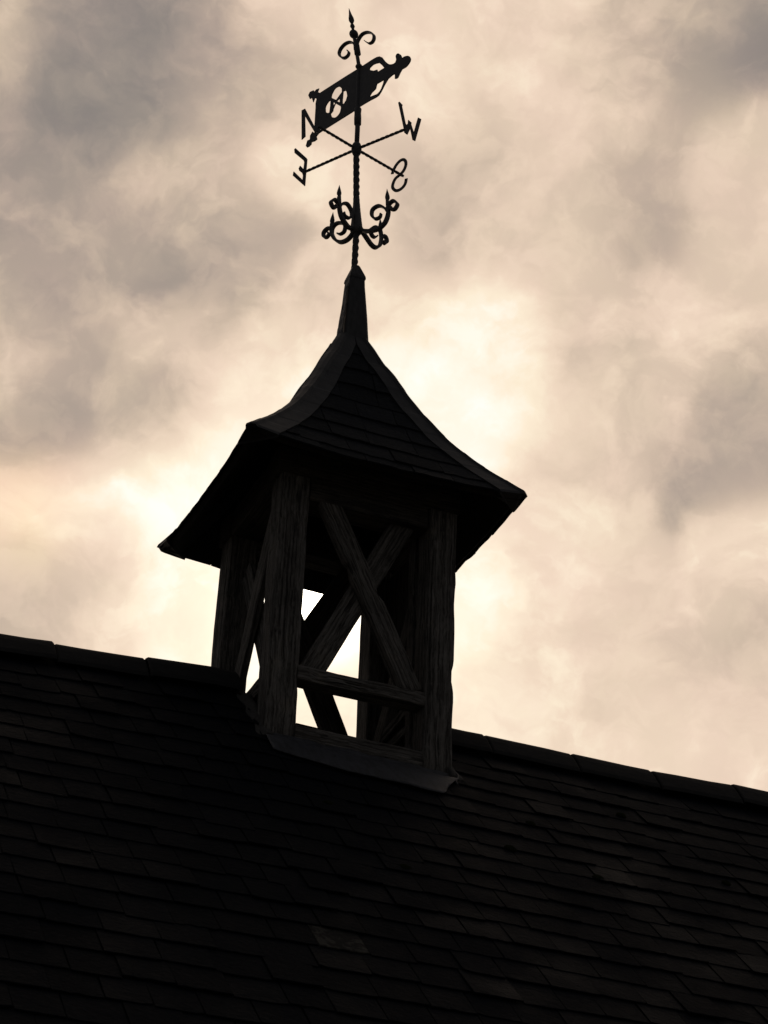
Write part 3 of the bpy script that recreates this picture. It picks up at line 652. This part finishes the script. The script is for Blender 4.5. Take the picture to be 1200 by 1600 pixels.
for fc in FACES:
    NX = 8
    for lvl, off in ((0, -0.002), (1, -0.03)):
        V = [rp(fc, r, r * fc[3] * (-1 + 2 * j / NX), off) for r in rs for j in range(NX + 1)]; F = []
        for i in range(len(rs) - 1):
            for j in range(NX):
                q = (i * (NX + 1) + j, (i + 1) * (NX + 1) + j, (i + 1) * (NX + 1) + j + 1, i * (NX + 1) + j + 1)
                F.append(q if lvl == 0 else tuple(reversed(q)))
        mb.add(V, F)
    r = rs[-1]; V = []
    for j in range(NX + 1):
        x = r * fc[3] * (-1 + 2 * j / NX); V += [rp(fc, r, x, -0.002), rp(fc, r, x, -0.03)]
    mb.add(V, [(2 * j, 2 * j + 1, 2 * j + 3, 2 * j + 2) for j in range(NX)])
troof = mb.build('turret_roof', BOARD, tur)
# courses, measured down the middle of a face
def arc(dn):
    out = [(1.012, 0.0)]; r = 1.012; s = 0
    while r > 0.1:
        r2 = r - 0.004; s += math.hypot(0.004 * dn, hz(r2) - hz(r)); r = r2; out.append((r, s))
    return out
def r_at(tab, s):
    for r, q in tab:
        if q >= s: return r
    return tab[-1][0]
rnd = random.Random(5)
for fi, fc in enumerate(FACES):
    tab = arc(fc[2]); c = 0; s = 0.0
    while s < tab[-1][1] - 0.08:
        gauge = 0.075 if c == 0 else 0.152
        rb = r_at(tab, s); rt = r_at(tab, s + gauge + 0.05); rm = (rb + rt) / 2
        wb = rb * fc[3] - 0.012; wt_ = rt * fc[3] - 0.012
        x = -wb + (0 if c % 2 else -0.13) - rnd.uniform(0, 0.05)
        while x < wb:
            w = rnd.uniform(0.20, 0.27); xa, xb = x + 0.002, x + w - 0.002
            x += w
            A, B = max(xa, -wb), min(xb, wb)
            if B - A < 0.03: continue
            Ct, Dt = min(max(xa, -wt_), wt_), max(min(xb, wt_), -wt_)
            if Dt - Ct < 0.004:
                Dt = Ct + 0.004 if Ct < 0 else Ct; Ct = Dt - 0.004
            wm = rm * fc[3] - 0.012; Am, Bm = min(max(xa, -wm), wm), max(min(xb, wm), -wm)
            if Bm - Am < 0.006: Am, Bm = (A + Ct) / 2, (B + Dt) / 2
            jig = rnd.uniform(-0.002, 0.004); rows = []
            rag = [rnd.uniform(-0.006, 0.006) for _ in range(5)]
            for (r_, a, b2, off) in ((rb, A, B, 0.0135 + jig), (rm, Am, Bm, 0.008 + jig), (rt, Ct, Dt, 0.003)):
                rows.append([(r_ + (rag[k] if r_ == rb else 0), a + (b2 - a) * k / 4, off) for k in range(5)])
            V = [rp(fc, r_, xx, off + dz) for dz in (0, -0.008) for row in rows for r_, xx, off in row]
            I = lambda i, j, l: l * 15 + i * 5 + j; F = []
            for i in range(2):
                for j in range(4):
                    F.append((I(i, j, 0), I(i, j + 1, 0), I(i + 1, j + 1, 0), I(i + 1, j, 0)))
                F.append((I(i, 0, 0), I(i + 1, 0, 0), I(i + 1, 0, 1), I(i, 0, 1))); F.append((I(i, 4, 0), I(i, 4, 1), I(i + 1, 4, 1), I(i + 1, 4, 0)))
                for j in range(4): F.append((I(i, j, 1), I(i + 1, j, 1), I(i + 1, j + 1, 1), I(i, j + 1, 1)))
            for j in range(4): F.append((I(0, j, 0), I(0, j, 1), I(0, j + 1, 1), I(0, j + 1, 0)))
            mesh('slate', V, F, TSLATE, troof)
        s += gauge; c += 1
# lead dressed over each hip
for fi in range(4):
    fa, fb = FACES[fi - 1], FACES[fi]
    rings = []
    rr = [0.09 + 0.91 * i / 78 for i in range(79)] + [1.004, 1.012]
    for k, r in enumerate(rr):
        wing = 0.085 + 0.055 * min(1, r / 0.8)
        drop = 0.0 if r < 1.01 else -0.010
        wv = 0.004 * noise.noise((fi * 7.1, r * 9, 0.2)); lap = 0.002 * (((1.03 - r) / 0.235) % 1.0 < 0.5)
        wa = min(wing + wv, r * fa[3] * 0.97); wb = min(wing - wv, r * fb[3] * 0.97)
        P = []
        for d_, off in ((wa, 0.004), (wa, 0.018), (wa * 0.6, 0.020), (0.03, 0.020), (0.012, 0.030)):
            P.append(rp(fa, r, r * fa[3] - d_, off + lap))
        for d_, off in ((0.012, 0.030), (0.03, 0.020), (wb * 0.6, 0.020), (wb, 0.018), (wb, 0.004)):
            P.append(rp(fb, r, -r * fb[3] + d_, off + lap))
        top = (P[4] + P[5]) / 2 + Vector((0, 0, 0.006)); P.insert(5, top)
        rings.append([p + Vector((0, 0, drop)) + Vector((noise.noise((p.x * 14, p.y * 14, p.z * 14)), noise.noise((p.x * 14 + 9, p.y * 14, p.z * 14)), 0)) * 0.002 for p in P])
    mb = MB(); mb.loft(rings, close=True, caps=True); mb.build('hip_cap', LEAD, troof, False)

# ---- tarred, lead-wrapped post that carries the vane
fin = []
FC = Vector((0.026, -0.010, 0))
for z, h in ((2.05, 0.088), (2.085, 0.078), (2.11, 0.0745), (2.2, 0.069), (2.3, 0.062), (2.4, 0.054), (2.5, 0.047), (2.555, 0.044)):
    ring = []
    for sx, sy in ((-1, -1), (1, -1), (1, 1), (-1, 1)):
        for a, b_ in (((0.0, 0.18), (0.18, 0.0)) if (sx * sy > 0) else ((0.18, 0.0), (0.0, 0.18))):
            ring.append(Vector((sx * h * (1 - a), sy * h * (1 - b_), z)) + FC + Vector((noise.noise((sx * 2, sy * 2, z * 9)), noise.noise((sx * 3, sy * 2, z * 9 + 5)), 0)) * 0.003)
    fin.append(ring)
mb = MB(); mb.loft(fin); fpost = mb.build('finial_post', DLEAD, tur)
cap = []
for z, h in ((2.548, 0.0455), (2.556, 0.0465), (2.570, 0.0445), (2.61, 0.031), (2.645, 0.019), (2.655, 0.014)):
    cap.append([Vector((sx * h, sy * h, z + (0.004 * noise.noise((sx, sy, 3)) if h > 0.04 else 0))) + FC for sx, sy in ((-1, -1), (1, -1), (1, 1), (-1, 1))])
mb = MB(); mb.loft(cap); mb.build('lead_cap', DLEAD, fpost)
def flap(u, v, off):
    # loose lead edge hanging off the left face, u across, v down
    z = 2.50 - 0.40 * v; h = 0.047 + 0.032 * v
    x = -h - 0.004 - off - 0.012 * abs(noise.noise((v * 7, u * 2, 4))) - 0.018 * v * v * u
    y = -h + 0.006 + u * (0.035 + 0.03 * v + 0.02 * noise.noise((v * 11, 1, 1)))
    return Vector((x, y, z)) + FC
sheet(flap, [0, 0.35, 0.7, 1.0], [i / 16 for i in range(17)], 0.003).build('lead_flap', LEAD, fpost, False)

# ================================================================== the weather vane
van = thing('weather_vane', 'black wrought iron weather vane with pierced banner and compass letters on a twisted mast', 'weather vane', (0.02, -0.008, 2.60))
MAST = [(0.020, -0.007, 2.59), (0.021, -0.008, 2.724), (0.021, -0.008, 2.812), (0.022, -0.008, 2.878), (0.018, -0.007, 2.989), (0.013, -0.005, 3.123), (0.008, -0.003, 3.259), (0.003, -0.001, 3.396), (0, 0, 3.474), (0.001, 0, 3.558), (0.0, 0, 3.651), (-0.002, 0.001, 3.721), (-0.007, 0.003, 3.911), (-0.008, 0.003, 4.079), (-0.019, 0.007, 4.176), (-0.028, 0.011, 4.248), (-0.045, 0.017, 4.321), (-0.054, 0.021, 4.379), (-0.064, 0.024, 4.443), (-0.080, 0.031, 4.527)]
def mast_at(z):
    for a, b_ in zip(MAST, MAST[1:]):
        if z <= b_[2]:
            t = (z - a[2]) / (b_[2] - a[2]); return Vector((a[0] + (b_[0] - a[0]) * t, a[1] + (b_[1] - a[1]) * t, z))
    return Vector(MAST[-1])
def square_ring(c, x, y, side, ang):
    r = side / math.sqrt(2); out = []
    for k in range(4):
        for da in (-0.12, 0.12):
            a = ang + math.pi / 2 * k + da; out.append(c + x * (math.cos(a) * r) + y * (math.sin(a) * r))
    return out
EXV, EYV = Vector((1, 0, 0)), Vector((0, 1, 0))
def twisted_mast(z0, z1, side, pitch, name='mast'):
    n = int((z1 - z0) / 0.006); rings = []
    for i in range(n + 1):
        z = z0 + (z1 - z0) * i / n
        rings.append(square_ring(mast_at(z), EXV, EYV, side, 2 * math.pi * z / pitch + 0.4))
    mb = MB(); mb.loft(rings); return mb.build(name, IRON, van)
twisted_mast(2.59, 3.47, 0.0265, 0.19)
# smooth round bars and turned collars round the mast
def turned(name, prof, seg=14):
    rings = [[mast_at(z) + Vector((math.cos(a) * r, math.sin(a) * r, 0)) for a in [2 * math.pi * k / seg for k in range(seg)]] for z, r in prof]
    mb = MB(); mb.loft(rings); return mb.build(name, IRON, van, True)
turned('upper_mast', [(3.46, 0.014), (3.62, 0.0145), (3.80, 0.013), (4.09, 0.0115), (4.33, 0.0105)])
turned('hub', [(3.430, 0.012), (3.437, 0.022), (3.452, 0.028), (3.474, 0.030), (3.496, 0.028), (3.511, 0.022), (3.518, 0.012)])
turned('sleeve', [(3.652, 0.014), (3.654, 0.0205), (3.70, 0.021), (3.735, 0.0195), (3.765, 0.022), (3.772, 0.018), (3.775, 0.012)])
turned('collar', [(4.068, 0.010), (4.072, 0.017), (4.083, 0.022), (4.094, 0.017), (4.098, 0.010)])
turned('clasp', [(4.170, 0.012), (4.176, 0.019), (4.25, 0.0175), (4.285, 0.013), (4.287, 0.010)])
turned('ball', [(4.287, 0.004)] + [(4.328 - 0.029 * math.cos(a), 0.027 * math.sin(a)) for a in [math.pi * k / 10 for k in range(1, 10)]] + [(4.369, 0.004)])
turned('bead', [(4.350, 0.008), (4.375, 0.009), (4.387, 0.0145), (4.398, 0.012), (4.408, 0.006), (4.414, 0.004)])
turned('spear_tip', [(4.405, 0.004), (4.415, 0.010), (4.432, 0.0165), (4.450, 0.0155), (4.478, 0.009), (4.527, 0.001)])
# swelling root where the four scrolls are forged to the mast
prof = [(2.872, 0.016), (2.880, 0.030), (2.90, 0.034), (2.95, 0.029), (3.0, 0.0245), (3.06, 0.020), (3.137, 0.0155)]
n = 40; rings = []
for i in range(n + 1):
    z = 2.872 + (3.137 - 2.872) * i / n
    for (a, ra), (b_, rb) in zip(prof, prof[1:]):
        if z <= b_ + 1e-6: r_ = ra + (rb - ra) * (z - a) / (b_ - a); break
    rings.append([mast_at(z) + Vector((math.cos(t), math.sin(t), 0)) * r_ * (1 + 0.09 * math.cos(4 * t + 2.2) + 0.03 * noise.noise((t, z * 60, 1))) for t in [2 * math.pi * k / 20 for k in range(20)]])
mb = MB(); mb.loft(rings); mb.build('scroll_root', IRON, van, True)

def az(deg): a = math.radians(deg); return Vector((math.cos(a), math.sin(a), 0))
def ribbon(mb, pts2, base, d, w, th, taper_end=0.5, taper_start=1.0, n=7):
    """flat iron strip bent along (r, z) points in the vertical plane through base along d"""
    pts = spline(pts2, n); side = Vector((-d.y, d.x, 0)); rings = []
    for i, p in enumerate(pts):
        a = pts[max(0, i - 1)]; b_ = pts[min(len(pts) - 1, i + 1)]; tg = (b_ - a); tg = tg / max(tg.length, 1e-6); nr = Vector((-tg.y, tg.x))
        t = i / (len(pts) - 1); k = min(1, taper_start + (1 - taper_start) * t * 4, taper_end + (1 - taper_end) * (1 - t) * 3)
        c = lambda q: base + d * q.x + Vector((0, 0, q.y))
        ww = w * (0.55 + 0.45 * k) / 2; tt = th * k / 2
        rings.append([c(p + nr * tt) - side * ww, c(p + nr * tt) + side * ww, c(p - nr * tt) + side * ww, c(p - nr * tt) - side * ww])
    mb.loft(rings)
def leaf(name, parent, foot, tip, r_, d):
    foot, tip = Vector(foot), Vector(tip); ax = tip - foot; side = Vector((-d.y, d.x, 0)); rings = []
    for t, k in ((0, 0.3), (0.12, 0.45), (0.28, 0.95), (0.4, 1.0), (0.6, 0.72), (0.8, 0.36), (1.0, 0.03)):
        c = foot + ax * t; rings.append([c + d * (math.cos(a) * r_ * k) + side * (math.sin(a) * r_ * k * 0.8) for a in [2 * math.pi * q / 8 for q in range(8)]])
    mb = MB(); mb.loft(rings); return mb.build(name, IRON, parent, True)
E_STEM = [(0.010, 2.925), (0.030, 2.885), (0.064, 2.861), (0.109, 2.864), (0.147, 2.895), (0.171, 2.938), (0.181, 2.98), (0.180, 3.022)]
E_IN = [(0.176, 2.955), (0.172, 2.990), (0.150, 3.008), (0.122, 3.004), (0.094, 2.984), (0.082, 2.955), (0.090, 2.928), (0.115, 2.922), (0.136, 2.935)]
E_OUT = [(0.180, 2.972), (0.192, 2.996), (0.216, 2.999), (0.236, 2.982), (0.233, 2.953), (0.212, 2.942), (0.196, 2.955), (0.203, 2.97)]
N_STEM = [(0.010, 2.945), (0.022, 2.905), (0.056, 2.891), (0.089, 2.909), (0.116, 2.937), (0.131, 2.982), (0.137, 3.033), (0.139, 3.064)]
N_IN = [(0.134, 2.985), (0.116, 3.022), (0.078, 3.042), (0.045, 3.012), (0.041, 2.977), (0.062, 2.953), (0.090, 2.954), (0.100, 2.974)]
N_OUT_ = [(0.135, 2.995), (0.150, 3.016), (0.173, 3.022), (0.195, 2.992), (0.176, 2.966), (0.154, 2.978), (0.160, 2.996)]
W_STEM = [(0.010, 2.925), (0.040, 2.885), (0.090, 2.860), (0.145, 2.852), (0.183, 2.868), (0.203, 2.896), (0.213, 2.943), (0.207, 2.993), (0.204, 3.025)]
W_IN = [(0.208, 2.945), (0.189, 2.977), (0.147, 3.012), (0.106, 3.004), (0.101, 2.964), (0.126, 2.930), (0.156, 2.930), (0.164, 2.952)]
W_OUT_ = [(0.206, 2.970), (0.217, 2.997), (0.245, 3.007), (0.272, 2.974), (0.254, 2.946), (0.226, 2.958), (0.228, 2.978)]
S_STEM = [(0.010, 2.945), (0.035, 2.918), (0.069, 2.887), (0.108, 2.855), (0.139, 2.851), (0.167, 2.880), (0.176, 2.932), (0.170, 2.978)]
S_IN = [(0.176, 2.945), (0.165, 2.982), (0.128, 2.988), (0.097, 2.955), (0.109, 2.921), (0.131, 2.917), (0.146, 2.936)]
S_OUT_ = [(0.176, 2.930), (0.188, 2.956), (0.208, 2.955), (0.217, 2.930), (0.203, 2.910), (0.187, 2.922)]
def scroll(deg, stem, inner, outer, foot, tip):
    d = az(deg); base = mast_at(2.88) - Vector((0, 0, 2.88))
    mb = MB()
    ribbon(mb, stem, base, d, 0.024, 0.0165, 0.75)
    ribbon(mb, inner, base, d, 0.023, 0.0130, 0.6)
    ribbon(mb, outer, base, d, 0.023, 0.0135, 0.75)
    s = mb.build('scroll', IRON, van)
    c = lambda q: base + d * q[0] + Vector((0, 0, q[1]))
    leaf('leaf_tip', s, c(foot), c(tip), 0.0150, d)
    return s
scroll(120.4, E_STEM, E_IN, E_OUT, (0.180, 3.008), (0.176, 3.104))
scroll(-161.3, N_STEM, N_IN, N_OUT_, (0.139, 3.050), (0.1405, 3.143))
scroll(-57.5, W_STEM, W_IN, W_OUT_, (0.205, 3.012), (0.197, 3.112))
scroll(15.8, S_STEM, S_IN, S_OUT_, (0.171, 2.970), (0.162, 3.070))
# pair of scrolls under the ball
hs = Vector((-0.032, 0.012, 4.248)); dv = az(-62)
mb = MB(); ribbon(mb, [(0.010, -0.05), (0.010, 0.0), (0.020, 0.030), (0.040, 0.052), (0.066, 0.056), (0.098, 0.043), (0.130, 0.012), (0.139, -0.020), (0.129, -0.045), (0.105, -0.046), (0.084, -0.026), (0.068, -0.006)], hs, dv, 0.022, 0.0095, 0.45); mb.build('top_scroll', IRON, van)
mb = MB(); ribbon(mb, [(0.0, -0.045), (-0.008, 0.005), (-0.034, 0.036), (-0.063, 0.049), (-0.093, 0.046), (-0.118, 0.026), (-0.126, -0.004), (-0.110, -0.038), (-0.082, -0.059), (-0.056, -0.053), (-0.050, -0.032), (-0.062, -0.012)], hs, dv, 0.022, 0.0095, 0.7); mb.build('top_scroll', IRON, van)

# plates cut from sheet: 2-D outline and holes in the vertical plane through `org` along d
def plate(name, outline, holes, org, d, th, parent, smooth_n=0):
    cu = bpy.data.curves.new(name, 'CURVE'); cu.dimensions = '2D'; cu.fill_mode = 'BOTH'; cu.extrude = th / 2; cu.bevel_depth = 0.0008; cu.bevel_resolution = 0
    for pts in [outline] + holes:
        sp = cu.splines.new('POLY'); sp.points.add(len(pts) - 1); sp.use_cyclic_u = True
        for p, q in zip(sp.points, pts): p.co = (q[0], q[1], 0, 1)
    tmp = bpy.data.objects.new(name, cu); COL.objects.link(tmp)
    dg = bpy.context.evaluated_depsgraph_get(); dg.update()
    me = bpy.data.meshes.new_from_object(tmp.evaluated_get(dg)); bpy.data.objects.remove(tmp); bpy.data.curves.remove(cu)
    me.name = name; me.materials.clear(); me.materials.append(IRON)
    nrm = d.cross(Vector((0, 0, 1)))
    me.transform(Matrix(((d.x, 0, nrm.x, org.x), (d.y, 0, nrm.y, org.y), (0, 1, 0, org.z), (0, 0, 0, 1))))
    o = bpy.data.objects.new(name, me); COL.objects.link(o); attach(o, parent); return o
VANE = [(-0.318, -0.088), (-0.328, 0.061), (-0.322, 0.095), (-0.338, 0.11), (-0.348, 0.084), (-0.362, 0.125), (-0.377, 0.123), (-0.391, 0.156), (-0.38, 0.176), (-0.352, 0.174), (-0.345, 0.158), (-0.33, 0.169), (-0.309, 0.166), (-0.318, 0.144), (-0.3, 0.127), (-0.107, 0.150), (0.02, 0.162), (0.091, 0.171), (0.115, 0.1735), (0.136, 0.173), (0.155, 0.167), (0.175, 0.149), (0.2, 0.106), (0.223, 0.076), (0.236, 0.064), (0.249, 0.058), (0.265, 0.054), (0.278, 0.058), (0.284, 0.075), (0.278, 0.105), (0.285, 0.116), (0.295, 0.116), (0.304, 0.108), (0.316, 0.094), (0.321, 0.082), (0.328, 0.062), (0.340, 0.067), (0.356, 0.064), (0.372, 0.057), (0.384, 0.045), (0.392, 0.025), (0.390, 0.010), (0.381, -0.003), (0.370, -0.013), (0.356, -0.019), (0.331, -0.02), (0.319, -0.035), (0.302, -0.065), (0.292, -0.068), (0.279, -0.063), (0.279, -0.045), (0.277, -0.026), (0.259, -0.026), (0.229, -0.037), (0.204, -0.068), (0.18, -0.107), (0.161, -0.127), (0.14, -0.131), (0.099, -0.131), (0.057, -0.134), (0.016, -0.138), (-0.038, -0.150), (-0.242, -0.173), (-0.29, -0.18), (-0.307, -0.194), (-0.3, -0.218), (-0.317, -0.224), (-0.342, -0.219), (-0.344, -0.235), (-0.36, -0.243), (-0.375, -0.242), (-0.385, -0.227), (-0.376, -0.193), (-0.356, -0.193), (-0.356, -0.165), (-0.339, -0.144), (-0.326, -0.161), (-0.317, -0.151)]
HOLES = [[(0.084, 0.119), (0.107, 0.13), (0.130, 0.128), (0.155, 0.12), (0.177, 0.091), (0.196, 0.06), (0.147, 0.055), (0.141, 0.075), (0.115, 0.08), (0.093, 0.095), (0.083, 0.108)],
         [(0.197, -0.028), (0.193, -0.052), (0.179, -0.086), (0.167, -0.102), (0.15, -0.111), (0.089, -0.103), (0.107, -0.079), (0.137, -0.064), (0.144, -0.032), (0.172, -0.03)],
         [(-0.205, 0.042), (-0.205, 0.056), (-0.202, 0.07), (-0.186, 0.095), (-0.175, 0.102), (-0.164, 0.103), (-0.152, 0.101), (-0.142, 0.094), (-0.126, 0.072), (-0.124, 0.044), (-0.166, 0.006)],
         [(-0.114, 0.044), (-0.102, 0.045), (-0.092, 0.037), (-0.086, 0.023), (-0.08, -0.007), (-0.088, -0.036), (-0.102, -0.053), (-0.114, -0.052), (-0.117, -0.026), (-0.115, 0.016)],
         [(-0.209, 0.028), (-0.21, -0.022), (-0.214, -0.064), (-0.226, -0.062), (-0.237, -0.053), (-0.245, -0.041), (-0.248, -0.013), (-0.245, 0.001), (-0.238, 0.013), (-0.224, 0.026)],
         [(-0.17, -0.016), (-0.128, -0.059), (-0.124, -0.075), (-0.130, -0.105), (-0.140, -0.117), (-0.151, -0.124), (-0.164, -0.126), (-0.176, -0.122), (-0.188, -0.113), (-0.197, -0.101), (-0.204, -0.078), (-0.187, -0.065), (-0.185, -0.049)],
         [(-0.161, -0.004), (-0.139, 0.006), (-0.136, -0.023), (-0.14, -0.025)],
         [(-0.189, 0.002), (-0.171, -0.014), (-0.185, -0.031)]]
ban = plate('banner', VANE, HOLES, Vector((-0.007, 0.003, 3.911)), az(-62.8), 0.005, van)
# spine that stiffens the banner's hoist edge
m1 = MB(); bd = az(-62.8); b0 = Vector((-0.007, 0.003, 3.911)) + bd * -0.300; bn = bd.cross(Vector((0, 0, 1)))
m1.loft([[b0 + bd * (sx * 0.006) - bn * (0.004 + (0.006 if sy else 0)) + Vector((0, 0, z)) for sx, sy in ((-1, 0), (1, 0), (1, 1), (-1, 1))] for z in (-0.165, 0.115)])
m1.build('stiffener', IRON, ban)

# compass arms of twisted bar with their letters across the ends
HUB = Vector((0, 0, 3.474))
ENDS = {'W': (0.179, -0.281), 'E': (-0.185, 0.315), 'N': (-0.268, -0.091), 'S': (0.297, 0.096)}
def bars(path, w):
    """outline of a stroke of width w along a 2-D path"""
    L_, R_ = [], []
    P = [Vector(p) for p in path]
    for i, p in enumerate(P):
        t = (P[min(i + 1, len(P) - 1)] - P[max(i - 1, 0)]).normalized(); n_ = Vector((-t.y, t.x)) * (w / 2)
        L_.append(p + n_); R_.append(p - n_)
    return [tuple(p) for p in L_ + R_[::-1]]
LET_E = [(0.004, 0.089), (0.0, -0.105), (-0.089, -0.075), (-0.086, -0.048), (-0.019, -0.075), (-0.017, -0.037), (-0.024, -0.022), (-0.046, -0.017), (-0.051, -0.004), (-0.044, 0.017), (-0.017, 0.005), (-0.014, 0.062), (-0.019, 0.072), (-0.087, 0.091), (-0.091, 0.115), (-0.086, 0.123), (-0.004, 0.095)]
LET_W = [(-0.055, 0.163), (-0.05, 0.17), (-0.026, 0.159), (-0.029, 0.147), (0.001, 0.041), (0.008, 0.034), (0.02, 0.052), (0.021, 0.077), (0.044, 0.07), (0.042, 0.058), (0.064, 0.008), (0.092, 0.134), (0.114, 0.134), (0.111, 0.117), (0.076, -0.042), (0.058, -0.042), (0.038, 0.028), (0.018, -0.028), (-0.003, -0.024), (-0.011, 0.012)]
S_PATH = [(-0.037, 0.008), (-0.03, 0.029), (-0.011, 0.061), (0.017, 0.081), (0.041, 0.078), (0.056, 0.057), (0.057, 0.026), (0.041, -0.006), (0.013, -0.024), (-0.013, -0.037), (-0.028, -0.065), (-0.03, -0.094), (-0.012, -0.122), (0.013, -0.132), (0.041, -0.124), (0.059, -0.103), (0.065, -0.071)]
N_OUT = [(-0.131, 0.176), (-0.108, 0.178), (-0.030, 0.012), (-0.030, 0.172), (-0.008, 0.172), (-0.004, -0.030), (-0.022, -0.036), (-0.106, 0.128), (-0.093, -0.028), (-0.117, -0.040)]
for n_, (x, y) in ENDS.items():
    e = Vector((x, y, 3.474)); d = (e - HUB).normalized(); sd = Vector((-d.y, d.x, 0)); up = Vector((0, 0, 1)); ln = (e - HUB).length + (0.045 if n_ == 'S' else 0.006)
    k = int(ln / 0.0045); rings = []
    for i in range(k + 1):
        t = 0.02 + (ln - 0.02) * i / k; rings.append(square_ring(HUB + d * t, sd, up, 0.0125, 2 * math.pi * t / 0.13))
    mb = MB(); mb.loft(rings); arm = mb.build('compass_arm', IRON, van)
    pdir = az(16.6) if n_ in 'EW' else az(-58.8)
    out = {'E': LET_E, 'W': LET_W, 'N': N_OUT, 'S': bars(spline(S_PATH, 4), 0.0175)}[n_]
    lt = plate('letter', out, [], e, pdir, 0.005, arm); lt['label'] = 'iron compass letter ' + n_
